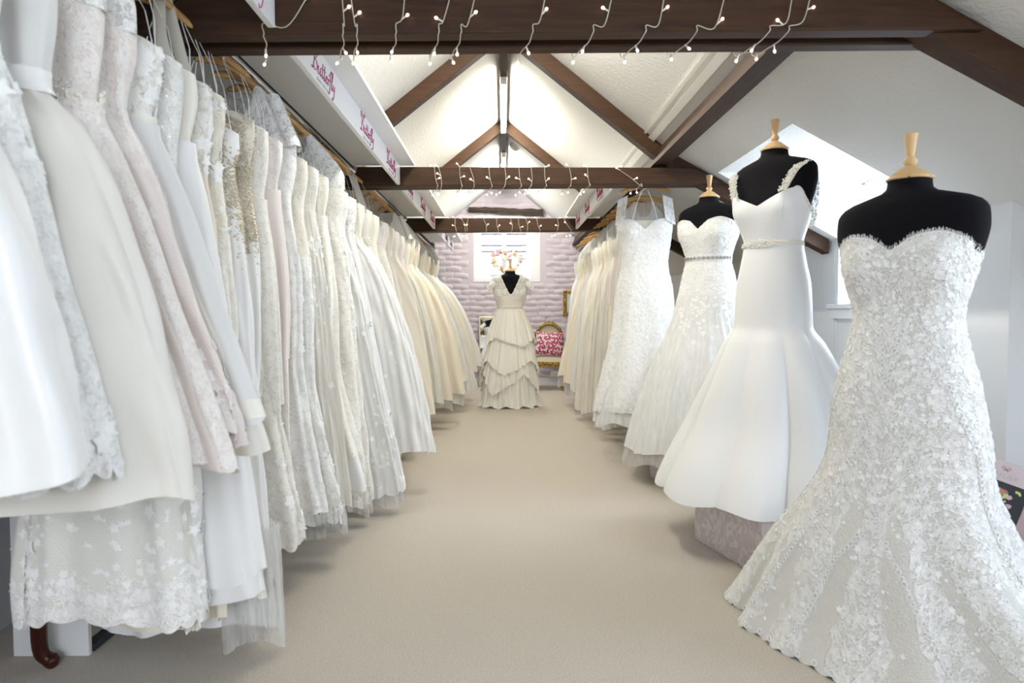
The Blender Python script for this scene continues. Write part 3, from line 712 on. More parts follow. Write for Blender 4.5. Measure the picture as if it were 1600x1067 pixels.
# ------------------------------------------------------------------ dress forms
TORSO = [(0, .060, .060), (-.018, .061, .061), (-.034, .070, .066), (-.042, .092, .072), (-.053, .132, .080), (-.064, .168, .086), (-.079, .196, .090), (-.105, .214, .092), (-.15, .217, .092),
         (-.20, .208, .094), (-.26, .188, .098), (-.31, .168, .100), (-.36, .148, .096), (-.44, .124, .088), (-.52, .136, .098), (-.62, .156, .108), (-.75, .162, .108), (-.80, .155, .10)]
def torso_prof(zn, s=1.0, grow=0.0):
    return Prof([(zn + z * s, a * s + grow, a * s + grow, (b * 1.0) * s + grow, (b * .9) * s + grow, 0, 0.0) for z, a, b in TORSO], 2.3)
def bust(zb_, amp=.034, sep=.58):
    def f(T, Z):
        t = (T - PI * 1.5 + PI) % (2 * PI) - PI
        return amp * (np.exp(-((t - sep) / .42) ** 2) + np.exp(-((t + sep) / .42) ** 2)) * np.exp(-((Z - zb_) / .075) ** 2)
    return f
def dress_form(loc, rz, zn, base_z, label, s=1.0):
    t = thing('dress_form', label, 'mannequin', (loc[0], loc[1], 0), rz); pr = torso_prof(zn, s)
    o, P = cloth('torso', pr, zn, zn - .80 * s, M['black'], t, 72, 64, bulge=bust(zn - .29 * s, .03))
    # close the underside
    b = MB(); b.lathe([(.001, 0), (.05, 0), (.05, -.02), (.001, -.02)], 20, (0, 0, zn - .78 * s)); b.lathe([(.018, zn - .79 * s), (.018, base_z + .02)], 12); b.build('pole', M['blackmetal'], t)
    b = MB(); b.lathe([(.15, base_z + .001), (.15, base_z + .015), (.03, base_z + .03), (.018, base_z + .05)], 28); b.build('base', M['blackmetal'], t)
    b = MB(); k = s
    b.lathe([(.067 * k, 0), (.068 * k, .006), (.060 * k, .012), (.030 * k, .036), (.016 * k, .043), (.012 * k, .046)], 28, (0, 0, zn)); b.build('neck_cap', M['paleWood'], t, smooth=True)
    b = MB(); b.lathe([(.010 * k, .040), (.017 * k, .050), (.020 * k, .058), (.017 * k, .067), (.011 * k, .073), (.012 * k, .078), (.020 * k, .138), (.0205 * k, .142), (.018 * k, .145)], 24, (0, 0, zn)); b.build('finial', M['paleWood'], t, smooth=True)
    return t

def sweetheart(zc, peak, side, back):
    """neckline height by angle: dip at the centre front, two peaks, lower sides, back"""
    def f(T):
        t = np.abs((T - PI * 1.5 + PI) % (2 * PI) - PI)
        return pchip([0, .10, .30, .62, 1.0, 1.5, 2.2, PI], [zc, zc + (peak - zc) * .30, zc + (peak - zc) * .82, peak, peak - (peak - side) * .35, side, back, back], t)
    return f
def crystal_band(name, prof, z0, width, th0, th1, n, parent, seed, mat=None, r=(.003, .006), front_heavy=False):
    rg = random.Random(seed); b = MB()
    for k in range(n):
        t = th0 + (th1 - th0) * (k + rg.random()) / n; w = width
        if front_heavy: w = width * (.55 + .9 * math.exp(-((t - PI * 1.5) / .45) ** 2))
        p = prof.pt(np.array([t]), z0 + rg.uniform(-w, w), .006)[0]; b.octa(tuple(p), rg.uniform(*r))
    o = b.build(name, mat or M['crystal'], parent); o['kind'] = 'stuff'; return o

# --- the lace mermaid gown nearest on the right
F1 = (1.26, 2.12); A1 = R(-52); ZN1 = 1.512
dress_form(F1, A1, ZN1, 0.0, 'black dress form with wooden neck cap, nearest on the right, under the lace mermaid gown', 1.0)
g = thing('lace_gown', 'all over ivory lace strapless mermaid gown with long train, nearest on the right', 'wedding gown', (F1[0], F1[1], 0), A1)
RW = [(1.40, .203, .203, .118, .105, 0, 0), (1.27, .196, .196, .126, .108, 0, 0), (1.18, .176, .176, .118, .100, 0, 0), (1.09, .156, .156, .112, .098, 0, 0), (1.0, .172, .172, .124, .112, 0, 0), (.90, .200, .200, .142, .135, 0, 0),
      (.80, .218, .218, .155, .150, 0, 0), (.70, .232, .225, .168, .165, 0, 0.01), (.62, .235, .240, .190, .165, 0, .02), (.50, .265, .30, .22, .20, 0, .03), (.36, .33, .40, .27, .27, 0, .05), (.20, .47, .50, .32, .43, 0, .08), (.06, .60, .58, .37, .65, 0, .10), (.0, .66, .61, .39, .75, 0, .10)]
pr1 = Prof([(z, xp, xm, yf, yb, cx, cy) for z, xp, xm, yf, yb, cx, cy in RW], 2.15)
nk = sweetheart(1.290, 1.340, 1.285, 1.27)
fd = folds(3, 8, 'soft')
def mask1(T, Z, V):
    t = np.abs((T - PI * 1.5 + PI) % (2 * PI) - PI)
    return 1 - .62 * gap1(t, Z)
def gap1(t, Z):
    low = np.clip((.60 - Z) / .22, 0, 1); wv = .012 * np.cos(Z * 46) + .008 * np.cos(Z * 91 + 1)
    return low * np.clip(1.15 * np.exp(-((t - .17 - wv - .10 * (.6 - Z)) / .085) ** 2) + .9 * np.clip((.46 - Z) / .15, 0, 1) * np.exp(-((t - .62 - 2 * wv) / .085) ** 2) + .7 * np.clip((.40 - Z) / .15, 0, 1) * np.exp(-((t - 1.05 - 2 * wv) / .08) ** 2), 0, 1)
M['lace_gown'] = m_lace('guipure_lace', (.70, .68, .63), (.83, .825, .81), 21, net=.62, gaps=.24, bump=.8)
o, P1 = cloth('gown_body', pr1, nk, .012, M['lace_gown'], g, 300, 150, fold=fd, amp=lambda z: .055 * np.clip((.62 - z) / .6, 0, 1) ** 1.2, bulge=bust(1.235, .026), mask=mask1, scallop=.012, scn=30, seed=1)
def w1(v, u):
    fr = math.exp(-((u - .5) / .30) ** 2)
    return (.35 + .65 * fr) * (1 - .93 * float(gap1(abs(u - .5) * 2 * PI, 1.3 * (1 - v)))) if v > .02 else .9
motifs('lace_applique', P1, w1, 1500, .0055, .0105, M['lace_trim'], g, 5)
nvv, nuu = P1.shape[:2]
ring_line('neckline_trim', P1, [(1, 40), (1, 260)], .0065, .0017, M['lace_trim'], g)
ring_line('hem_trim', P1, [(nvv - 2, 2), (nvv - 2, nuu - 3)], .009, .0024, M['lace_trim'], g)
for k, ij in enumerate(([(58, 150), (74, 132), (95, 122), (142, 112)], [(58, 150), (74, 168), (95, 178), (142, 190)], [(50, 110), (70, 92), (110, 84), (144, 78)], [(50, 190), (70, 208), (110, 216), (144, 222)], [(28, 138), (36, 146), (48, 149)], [(28, 162), (36, 154), (48, 151)], [(92, 150), (112, 138), (143, 132)], [(92, 150), (112, 162), (143, 170)])):
    o = ring_line('corded_trim', P1, ij, .0072, .0019, M['lace_trim'], g)
# eyelash fringe along the neckline
b = MB(); rg = random.Random(8)
for j in range(30, 270, 1):
    p = Vector(P1[0, j]); n = Vector(grid_frame(P1, 1, j)[0])
    for k in range(2):
        q = p + Vector((rg.uniform(-.004, .004), rg.uniform(-.004, .004), rg.uniform(.004, .012))); b.tube([p - Vector((0, 0, .004)) + n * .001, q + n * .002], .0006, 3, cap=False)
o = b.build('eyelash_fringe', M['lace_trim'], g); o['kind'] = 'stuff'

# --- plinths covered in damask paper
def plinth(A, B, depth, h, label):
    A = Vector(A); B = Vector(B); d = (B - A).normalized(); n = Vector((-d.y, d.x, 0))
    if n.x < 0: n = -n
    L = (B - A).length; t = thing('plinth', label, 'plinth', (A.x, A.y, 0), math.atan2(d.y, d.x))
    sy = 1 if (Matrix.Rotation(math.atan2(d.y, d.x), 3, 'Z') @ Vector((0, 1, 0))).dot(n) > 0 else -1
    y0, y1 = (0, depth) if sy > 0 else (-depth, 0)
    MB().box(0, L, y0, y1, .001, h).build('box', M['damask'], t, bevel=.004)
    MB().box(L - .006, L + .0015, y0 + .002, y1 - .002, .004, h - .003).build('end_panel', M['damask'], t)
    return t
plinth((.934, 3.29), (1.066, 2.775), .56, .245, 'lilac damask papered plinth under the plain satin gown')
plinth((.985, 4.56), (1.10, 4.07), .56, .235, 'lilac damask papered plinth under the beaded tulle gown, farther from the camera')

# --- plain satin fit and flare gown
F2 = (1.272, 3.22); A2 = R(-55); ZN2 = 1.862
dress_form(F2, A2, ZN2, .246, 'black dress form with wooden neck cap under the plain satin gown', .97)
g = thing('satin_gown', 'plain white satin gown with jewelled straps and waist, pleated flared skirt', 'wedding gown', (F2[0], F2[1], 0), A2)
Z2 = lambda z: ZN2 + z
pr2 = Prof([(Z2(-.22), .205, .205, .118, .108, 0, 0), (Z2(-.29), .186, .186, .124, .108, 0, 0), (Z2(-.36), .162, .162, .116, .103, 0, 0), (Z2(-.44), .139, .139, .105, .098, 0, 0), (Z2(-.52), .150, .150, .116, .112, 0, 0), (Z2(-.63), .172, .172, .13, .133, 0, 0), (Z2(-.75), .178, .178, .138, .145, 0, 0),
            (Z2(-.82), .180, .180, .142, .150, 0, 0), (Z2(-.90), .225, .225, .185, .2, 0, .01), (Z2(-1.05), .290, .290, .25, .28, 0, .02), (Z2(-1.30), .370, .42, .33, .37, 0, .03), (Z2(-1.50), .440, .50, .44, .44, 0, .03), (Z2(-1.62), .470, .54, .485, .47, 0, .03), (Z2(-1.75), .49, .56, .50, .48, 0, .03)], 2.15)
def vneck(T):
    t = np.abs((T - PI * 1.5 + PI) % (2 * PI) - PI)
    return Z2(0) + pchip([0, .30, .72, .92, 1.2, 1.6, 2.2, PI], [-.268, -.238, -.203, -.198, -.245, -.30, -.34, -.36], t)
cloth('bodice', pr2, vneck, Z2(-.44), M['satin_white'], g, 120, 30, bulge=bust(Z2(-.285), .030))
pf = folds(1, 9, 'pleat')
cloth('skirt', pr2, Z2(-.44), lambda T: Z2(-1.598) + .010 * np.cos(9 * T) + .02 * np.cos(T - 1.2), M['satin_white'], g, 360, 80, fold=pf, amp=lambda z: .036 * np.clip((Z2(-.80) - z) / .8, 0, 1) ** .8, off=.002)
cloth('underskirt', pr2, Z2(-1.2), Z2(-1.585), M['satin_ivory'], g, 120, 12, fold=pf, amp=.03, off=-.03)
# panel seams
b = MB()
for t in (PI * 1.5 - .62, PI * 1.5 + .62):
    zz = np.linspace(Z2(-.24), Z2(-.81), 30); pp = pr2.pt(np.full(30, t), zz, .0012 + bust(Z2(-.285), .030)(np.full(30, t), zz)); b.tube([tuple(p) for p in pp], .0013, 5)
b.build('seam', M['satin_white'], g)
crystal_band('jewelled_belt', pr2, Z2(-.44), .013, PI * 1.5 - 1.75, PI * 1.5 + 1.75, 420, g, 3, r=(.0035, .0075), front_heavy=True)
for s in (-1, 1):
    path = cr([(s * .125, -.128, Z2(-.215)), (s * .145, -.112, Z2(-.165)), (s * .163, -.085, Z2(-.115)), (s * .172, -.03, Z2(-.086)), (s * .170, .03, Z2(-.090)), (s * .155, .085, Z2(-.16)), (s * .14, .108, Z2(-.25)), (s * .125, .11, Z2(-.35))], 8)
    V = []; F = []
    for k, p in enumerate(path):
        wd_ = .019; V += [p + np.array((-wd_, 0, 0)), p + np.array((0, 0, .003)), p + np.array((wd_, 0, -.006))]
    for k in range(len(path) - 1):
        for q in range(2): F.append((k * 3 + q, k * 3 + q + 1, k * 3 + q + 4, k * 3 + q + 3))
    st_ = mk('strap', V, F, M['lace_sheer'], g)
    bb = MB(); rg = random.Random(4)
    for p in path:
        for k in range(9): bb.octa((p[0] + rg.uniform(-.02, .02), p[1] + rg.uniform(-.004, .004) - .003, p[2] + rg.uniform(-.004, .007)), rg.uniform(.003, .0055))
    bb.build('beading', M['crystal'], st_)['kind'] = 'stuff'
    bb = MB()
    for k in range(26):   # beads along the side of the neckline and down the underarm
        t = PI * 1.5 + s * (.85 + .028 * k); p = pr2.pt(np.array([t]), vneck(np.array([t]))[0], .006)[0]; bb.octa(tuple(p), rg.uniform(.004, .006))
    bb.build('underarm_beading', M['crystal'], st_)['kind'] = 'stuff'

# --- lace and tulle gown with beaded belt
F3 = (1.325, 4.42); A3 = R(-46); ZN3 = 1.846
dress_form(F3, A3, ZN3, .236, 'black dress form with wooden neck cap under the strapless tulle skirted gown', .98)
g = thing('tulle_gown', 'strapless white lace gown with beaded belt and sheer tulle skirt, third on the right', 'wedding gown', (F3[0], F3[1], 0), A3)
Z3 = lambda z: ZN3 + z + .035
pr3 = Prof([(Z3(-.18), .215, .215, .12, .11, 0, 0), (Z3(-.27), .200, .200, .132, .115, 0, 0), (Z3(-.35), .172, .172, .122, .108, 0, 0), (Z3(-.43), .150, .150, .112, .105, 0, 0), (Z3(-.55), .175, .175, .13, .128, 0, 0), (Z3(-.68), .20, .20, .15, .155, 0, 0), (Z3(-.80), .225, .225, .18, .19, 0, 0),
            (Z3(-.95), .29, .29, .25, .26, 0, .02), (Z3(-1.2), .40, .40, .35, .37, 0, .03), (Z3(-1.5), .51, .51, .44, .48, 0, .04), (Z3(-1.75), .58, .58, .50, .55, 0, .05)], 2.15)
nk3 = sweetheart(Z3(-.245), Z3(-.175), Z3(-.22), Z3(-.25))
o, P3 = cloth('bodice', pr3, nk3, Z3(-.72), M['lace_white'], g, 140, 60, bulge=bust(Z3(-.28), .028), mask=1.0, seed=3)
motifs('lace_applique', P3, lambda v, u: .8, 900, .006, .013, M['lace_trim'], g, 9)
fd3 = folds(6, 15, 'fine')
o, P3s = cloth('skirt', pr3, Z3(-.66), lambda T: Z3(-1.66) + .02 * np.cos(5 * T + 1), M['tulle_white'], g, 260, 60, fold=fd3, amp=lambda z: .022 * np.clip((Z3(-.70) - z) / .6, 0, 1), off=.003)
motifs('skirt_applique', P3s, lambda v, u: max(0, 1 - v * 2.2) ** 1.5 * (.4 + .6 * (math.sin(u * 40) > 0)), 420, .008, .018, M['lace_trim'], g, 10)
cloth('underskirt', pr3, Z3(-.66), Z3(-1.62), M['satin_white'], g, 260, 30, fold=fd3, amp=lambda z: .022 * np.clip((Z3(-.70) - z) / .6, 0, 1), off=-.014)
cloth('tulle_layer', pr3, Z3(-1.1), lambda T: Z3(-1.76) + .03 * np.cos(7 * T), M['tulle_sheer'], g, 260, 26, fold=fd3, amp=lambda z: .022 * np.clip((Z3(-.70) - z) / .6, 0, 1), off=-.006)
ring_line('neckline_trim', P3, [(1, 10), (1, 130)], .0065, .0017, M['lace_trim'], g)
bl, _ = cloth('belt', pr3, Z3(-.415), Z3(-.440), M['satin_white'], g, 80, 3, off=.004)
b = MB(); rg = random.Random(2)
for k in range(17):
    t = PI * 1.5 - 1.5 + 3.0 * k / 16
    for q in range(8):
        a = q / 8 * 2 * PI; p = pr3.pt(np.array([t + .055 * math.cos(a)]), Z3(-.428) + .0085 * math.sin(a), .007)[0]; b.octa(tuple(p), .0034)
    p = pr3.pt(np.array([t]), Z3(-.428), .008)[0]; b.octa(tuple(p), .005)
    p = pr3.pt(np.array([t + .095]), Z3(-.428), .008)[0]; b.octa(tuple(p), .0038)
M['crystal_grey'] = NT('smoky_beads').set(Base_Color=(.5, .48, .45), Roughness=.2, Metallic=.8).mat
b.build('beading', M['crystal_grey'], bl)['kind'] = 'stuff'

# --- chiffon gown in the middle of the far end
F4 = (.078, 8.10); ZN4 = 1.60
dress_form(F4, R(2), ZN4, 0.0, 'black dress form with wooden neck cap under the tiered chiffon gown at the far end', .98)
g = thing('chiffon_gown', 'ivory chiffon gown with lace yoke and handkerchief tiers, centre of the far end', 'wedding gown', (F4[0], F4[1], 0), R(2))
Z4 = lambda z: ZN4 + z
pr4 = Prof([(Z4(-.040), .092, .092, .078, .07, 0, 0), (Z4(-.056), .150, .150, .088, .078, 0, 0), (Z4(-.072), .196, .196, .094, .084, 0, 0), (Z4(-.105), .220, .220, .100, .09, 0, 0), (Z4(-.20), .212, .212, .112, .10, 0, 0), (Z4(-.28), .193, .193, .124, .11, 0, 0), (Z4(-.36), .166, .166, .114, .104, 0, 0), (Z4(-.44), .146, .146, .106, .10, 0, 0),
            (Z4(-.52), .165, .165, .13, .12, 0, 0), (Z4(-.70), .215, .215, .18, .17, 0, 0), (Z4(-1.0), .265, .265, .23, .23, 0, 0), (Z4(-1.3), .305, .305, .27, .28, 0, .02), (Z4(-1.58), .345, .345, .30, .34, 0, .03), (0.0, .37, .37, .32, .36, 0, .03)], 2.2)
nk4 = sweetheart(Z4(-.275), Z4(-.215), Z4(-.24), Z4(-.2))
cloth('bodice', pr4, nk4, Z4(-.44), M['chiffon'], g, 90, 30, bulge=bust(Z4(-.285), .028), fold=lambda T, V: np.cos(46 * V + 5 * np.abs(np.sin(T))) , amp=.0022, off=.004)
f4 = folds(5, 14, 'fine')
cloth('skirt', pr4, Z4(-.44), lambda T: .012 + .012 * np.cos(11 * T), M['chiffon'], g, 260, 50, fold=f4, amp=lambda z: .006 + .022 * np.clip((Z4(-.44) - z) / 1.1, 0, 1))
for k, (za, zb_, ph, dp) in enumerate(((-.44, -.83, .4, .055), (-.70, -1.12, 2.2, .09), (-.95, -1.33, 3.4, .13))):
    cloth('handkerchief_tier', pr4, Z4(za), lambda T: Z4(zb_) - dp * (2 / PI) * np.arcsin(np.sin(4 * T + ph + .6 * np.sin(2 * T))), M['chiffon'], g, 220, 26, fold=folds(11 + k, 13, 'fine'), amp=lambda z: .004 + .020 * np.clip((Z4(za) - z) / .5, 0, 1), off=.010 + .006 * (2 - k), flare=.034 - .006 * k)
for s in (-1, 1):     # lace yoke, left and right of the V
    def inner(T): return Z4(-.075) + 0 * T
    nvy, nuy = 16, 26; V = []; F = []; UV = []
    for i in range(nvy):
        v = i / (nvy - 1); z = Z4(-.058) * (1 - v) + Z4(-.29) * v
        xin = .112 * (1 - v) ** .9 + .004; 
        for j in range(nuy):
            u = j / (nuy - 1); xo = pr4.at(np.array(z))[0]; x = xin + .006 * abs(math.sin(v * 14)) + (float(xo) * .985 - xin) * u
            ay = float(pr4.at(np.array(z))[2]); ax = float(xo); y = -ay * max(0, 1 - (min(1, x / ax)) ** 2.2) ** (1 / 2.2) - .006 - float(bust(Z4(-.285), .028)(np.array(PI * 1.5 + x / ax * 1.2), np.array(z)))
            V.append((s * x, y, z)); UV.append((u * .2, v * .24))
    for i in range(nvy - 1):
        for j in range(nuy - 1): F.append((i * nuy + j, i * nuy + j + 1, (i + 1) * nuy + j + 1, (i + 1) * nuy + j))
    y_ = mk('lace_yoke', V, F, M['lace_sheer'], g, True, UV, np.ones(len(V)))
    b = MB(); ed = [Vector(V[i * nuy]) + Vector((0, -.003, 0)) for i in range(nvy)]; b.tube(ed, .006, 6); b.build('scalloped_edge', M['lace_trim_iv'], y_)
    # cap sleeve
    V = []; F = []; UV = []
    for i in range(9):
        v = i / 8
        for j in range(15):
            a = -PI * .62 + PI * 1.24 * j / 14; r_ = .085 + .015 * v; sc_ = .01 * abs(math.sin(j * 1.3)) * v
            V.append((s * (.175 + .085 * v + .02 * math.cos(a)), math.sin(a) * r_, Z4(-.10) - (1 - math.cos(a)) * .055 - .075 * v ** 1.4 - sc_)); UV.append((j * .02, v * .1))
    for i in range(8):
        for j in range(14): F.append((i * 15 + j, i * 15 + j + 1, (i + 1) * 15 + j + 1, (i + 1) * 15 + j))
    mk('cap_sleeve', V, F, M['lace_sheer'], g, True, UV, np.ones(len(V)))
b = MB(); rg = random.Random(6)
for k in range(240):
    t = 2 * PI * k / 240; p = pr4.pt(np.array([t]), Z4(-.44) + rg.uniform(-.008, .008), .010)[0]; b.octa(tuple(p), rg.uniform(.003, .0055))
b.build('beaded_belt', plain('champagne_beads', (.66, .58, .42), .3, .5), g)
# ------------------------------------------------------------------ hangers (one built, the rest copied)
def make_hanger_meshes():
    V = []; F = []; N = 25; K = 8
    for i in range(N):
        u = i / (N - 1) * 2 - 1; x = u * .185; zc = -.05 - .046 * abs(u) ** 1.7; yc = -.014 * u * u
        h = .017 * (1 - .35 * abs(u) ** 3); w = .0075
        if i in (0, N - 1): h *= .5; w *= .5
        for k in range(K):
            a = 2 * PI * k / K; V.append((x, yc + w * math.cos(a), zc + h * math.sin(a)))
    for i in range(N - 1):
        for k in range(K): F.append((i * K + k, i * K + (k + 1) % K, (i + 1) * K + (k + 1) % K, (i + 1) * K + k))
    F += [tuple(range(K)), tuple((N - 1) * K + k for k in reversed(range(K)))]
    me = bpy.data.meshes.new('hanger_body'); me.from_pydata(V, [], F); me.materials.append(M['hangwood']); me.shade_smooth()
    b = MB(); b.tube([(0, 0, -.05), (0, 0, -.032)] + [(0.0155 * math.sin(a) , 0, -.0155 * math.cos(a) + .0) for a in np.linspace(R(20), R(250), 12)], .0018, 6)
    return me, b.mesh('hook', M['chrome'], True)
HB, HH = make_hanger_meshes()
hang0 = None
def hanger(x, y, z, rz, label, group):
    global hang0
    if hang0 is None:
        hang0 = thing('coat_hanger', label, 'hanger', (x, y, z), rz, group); link('hanger_body', HB, hang0); link('hook', HH, hang0); return hang0
    h = hang0.copy(); C.objects.link(h); h.location = (x, y, z); h.rotation_euler = (0, 0, rz); h['label'] = label; h['group'] = group
    for ch in hang0.children: c = ch.copy(); C.objects.link(c); c.parent = h
    return h

ORD = ['first', 'second', 'third', 'fourth', 'fifth', 'sixth', 'seventh', 'eighth', 'ninth', 'tenth', 'eleventh', 'twelfth', 'thirteenth', 'fourteenth', 'fifteenth', 'sixteenth', 'seventeenth', 'eighteenth', 'nineteenth', 'twentieth']
def ordinal(n):
    if n <= 20: return ORD[n - 1]
    t = {2: 'twenty', 3: 'thirty', 4: 'forty'}[n // 10]; return t + '-' + ORD[n % 10 - 1] if n % 10 else {30: 'thirtieth', 40: 'fortieth'}[n]

def ribbon(P, w, mat, parent, name='hanging_loop', axis=(0, 1, 0)):
    V = []; F = []; a = np.array(axis) * w / 2
    for p in P: V += [np.array(p) - a, np.array(p) + a]
    for k in range(len(P) - 1): F.append((2 * k, 2 * k + 1, 2 * k + 3, 2 * k + 2))
    return mk(name, V, F, mat, parent)

def hung_gown(side, x0, y, zr, d, label, group, seed, yaw=0.0):
    """a gown hanging edge-on from a rail. side +1: aisle towards +X. d: the look of this one"""
    r = random.Random(seed); root = thing('wedding_gown', label, 'wedding gown', (x0, y, 0), R(r.uniform(-3, 3)), group)
    zt, zw, zh = d.get('top', 1.78), d.get('waist', 1.56), d['hem']
    wa, ext, ex2 = d.get('wa', .205), d['ext'], d.get('back', .24); tb, ts = d.get('tb', .06), d['t']
    shp = d.get('shape', 'a'); cyd = d.get('lean', 0.0)
    rows = [(2.05, .12, .12, .022, .022, 0, 0), (1.96, .15, .15, .03, .03, 0, 0), (zt + .02, wa * .98, wa * .98, tb * .85, tb * .8, 0, 0), (zt - .08, wa, wa, tb * 1.15, tb * .9, 0, 0), (zw, wa * .90, wa * .90, tb * .85, tb * .8, 0, 0)]
    L = zw - zh
    if shp == 'm': pts = [(.15, 1.0, 0), (.30, 1.06, 0.02), (.52, 1.0, .10), (.72, 0, .42), (1, 0, 1.0)]
    elif shp == 'b': pts = [(.10, 1.0, .18), (.25, 0, .42), (.5, 0, .68), (.75, 0, .86), (1, 0, 1.0)]
    elif shp == 's': pts = [(.15, 1.0, 0), (.3, 1.06, .02), (.6, 1.0, .25), (1, 0, 1.0)]
    else: pts = [(.12, 1.0, .06), (.3, 0, .28), (.55, 0, .52), (.8, 0, .8), (1, 0, 1.0)]
    for f, k, q in pts:
        lo = wa * (k if k else 1.0)
        e1 = lo + (ext - wa) * q; e2 = lo + (max(ex2, wa) - wa) * q; t = tb * .85 + (ts - tb * .85) * min(1, .15 + q ** .6)
        rows.append((zw - L * f, e1, e2, t, t, 0, -cyd * q))
    rows.append((zw - L * 1.12, ext * 1.03, ex2, ts, ts, 0, -cyd))
    pr = Prof(rows, 2.4)
    nf = d.get('nf', 11); fd = folds(seed, nf, d.get('fk', 'soft')); am = d.get('amp', .016)
    A = lambda z: am * np.clip((zw - z) / max(.3, L * .7), 0, 1) ** .9
    th = dict(th0=PI, th1=3 * PI)
    nk = lambda T: zt - .035 * np.abs(np.cos(T)) ** 3 - .03 * np.exp(-(((T % (2 * PI)) - 1.5 * PI) / .4) ** 2)
    bm_, sm_ = M[d['bod']], M[d['sk']]
    sc = d.get('scallop', 0)
    nv_s = 46 if y < 3 else 34; nu_s = (160 if y < 3 else 120) if d.get('fk') != 'fine' else 200
    hemf = lambda T: zh + d.get('hw', .015) * np.cos(3 * T + seed) + d.get('hs', 0.0) * (1 - np.cos(T)) * .5
    o, Pb = cloth('bodice', pr, nk, zw - (.26 if shp in 'ms' else .015), bm_, root, 72, 22, mask=1.0, flip=side, seed=seed % 17, crumple=.003, **th)
    zs = zw - .22 if shp in 'ms' else zw
    mkf = d.get('mask', 1.0)
    if mkf == 'hem': mkf = lambda T, Z, V: np.clip(1.35 - V * 3.2, 0, 1) + np.clip((V - .72) * 5, 0, 1)
    elif mkf == 'top': mkf = lambda T, Z, V: np.clip(1.3 - V * 1.6, 0, 1)
    o, Ps = cloth('skirt', pr, zs, hemf, sm_, root, nu_s, nv_s, fold=fd, amp=A, mask=mkf, flip=side, scallop=sc, scn=d.get('scn', 9), off=.002, seed=seed % 17, crumple=d.get('cr', .004), **th)
    if d.get('over'):      # a shorter top layer
        m2, f = d['over']; zo = zw - L * f
        o2, Po = cloth('overskirt', pr, zw + .005, lambda T: zo + .02 * np.cos(4 * T + seed), M[m2], root, nu_s, 26, fold=folds(seed + 3, nf + 2, d.get('fk', 'soft')), amp=lambda z: am * 1.1 * np.clip((zw - z) / .5, 0, 1), mask=1.0, flip=side, scallop=.014 if 'lace' in m2 else 0, scn=10, off=.012, seed=(seed + 4) % 17, **th)
        if d.get('band'):
            cloth('hem_band', pr, zo + .045, zo - .002, M[d['band']], root, nu_s, 4, fold=folds(seed + 3, nf + 2, d.get('fk', 'soft')), amp=lambda z: am * 1.1 * np.clip((zw - z) / .5, 0, 1), flip=side, off=.015, **th)
    if d.get('under'):     # tulle showing below the hem
        m3, dz, gx = d['under']
        cloth('underskirt', pr, zh + (.32 if seed == 110 else .07), lambda T: zh - dz + .02 * np.cos(5 * T + seed), M[m3], root, 160, 16, fold=folds(seed + 5, 13, 'fine'), amp=.018, flip=side, off=gx - .02, jit=.0015, seed=seed, **(dict(th0=2 * PI - 1.1, th1=2 * PI + .9) if y < 3 else th))
    if d.get('belt'):
        kind = d['belt']; o3, Pq = cloth('belt', pr, zw + .022, zw - .022, M['satin_ivory' if kind != 'white' else 'satin_white'], root, 64, 4, flip=side, off=.006, **th)
        if kind == 'crystal':
            b = MB()
            for k in range(150):
                t = r.uniform(-2.4, .9); p = pr.pt(np.array([t]), zw + r.gauss(0, .012), .012)[0]; b.octa((p[0] * side, p[1], p[2]), r.uniform(.003, .0065))
            b.build('brooch', M['crystal'], o3)['kind'] = 'stuff'
    if d.get('motif'):
        n, where = d['motif']; src = Pb if where == 'bodice' else Ps
        wf_ = {'bodice': lambda v, u: .9, 'all': lambda v, u: .8, 'hem': lambda v, u: max(0, (v - .55) / .45) ** .8 + (.15 if v < .4 else 0), 'fall': lambda v, u: max(0, 1 - v * 1.4)}[where]
        if side < 0: src = src[:, ::-1]
        motifs('lace_applique', src, wf_, n, .008, .019, M[d.get('mm', 'lace_trim')], root, seed)
    if d.get('bead'):
        b = MB()
        for k in range(d['bead']):
            t = r.gauss(-.35, .5); z = r.triangular(zw - .30, zt - .04, zw - .02) + .05 * math.sin(t * 6); p = pr.pt(np.array([t]), z, .004)[0]; b.octa((p[0] * side, p[1], p[2]), r.uniform(.002, .0046))
        b.build('beading', M['beads_gold'], root)['kind'] = 'stuff'
    # how it hangs
    zs_ = zr - .115; st = d.get('strap', 'loop')
    if st in ('loop', 'both'):
        for s in (-1, 1):
            x1 = s * wa * .82 * side; x2 = s * .155 * math.cos(yaw) * side; y2 = s * .155 * math.sin(yaw)
            for q in (-1, 1):
                ribbon([(x1 + .008 * q, q * tb * .7, zt - .05), (x1 * .6 + x2 * .4 + .004 * q, q * tb * .45 + y2 * .5, zt + (zs_ - zt) * .5), (x2, y2 + q * .009, zs_ + .022), (x2, y2, zs_ + .036)], .007, M['ribbon'], root)
    if st == 'strap':
        for s in (-1, 1):
            x1, x2 = s * wa * .8 * side, s * .145 * math.cos(yaw) * side; y2 = s * .145 * math.sin(yaw)
            P = [np.array(p) for p in ((x1, -tb * 1.0, zt - .05), (x1 * .7 + x2 * .3, -tb * .8, zt + .06), (x2, y2 - .02, zs_ + .035), (x2, y2, zs_ + .047), (x2, y2 + .02, zs_ + .035), (x1, tb * .8, zt - .05))]
            ribbon([tuple(p) for p in cr(P, 4)], .036, bm_, root, 'shoulder_strap', (1, 0, 0))
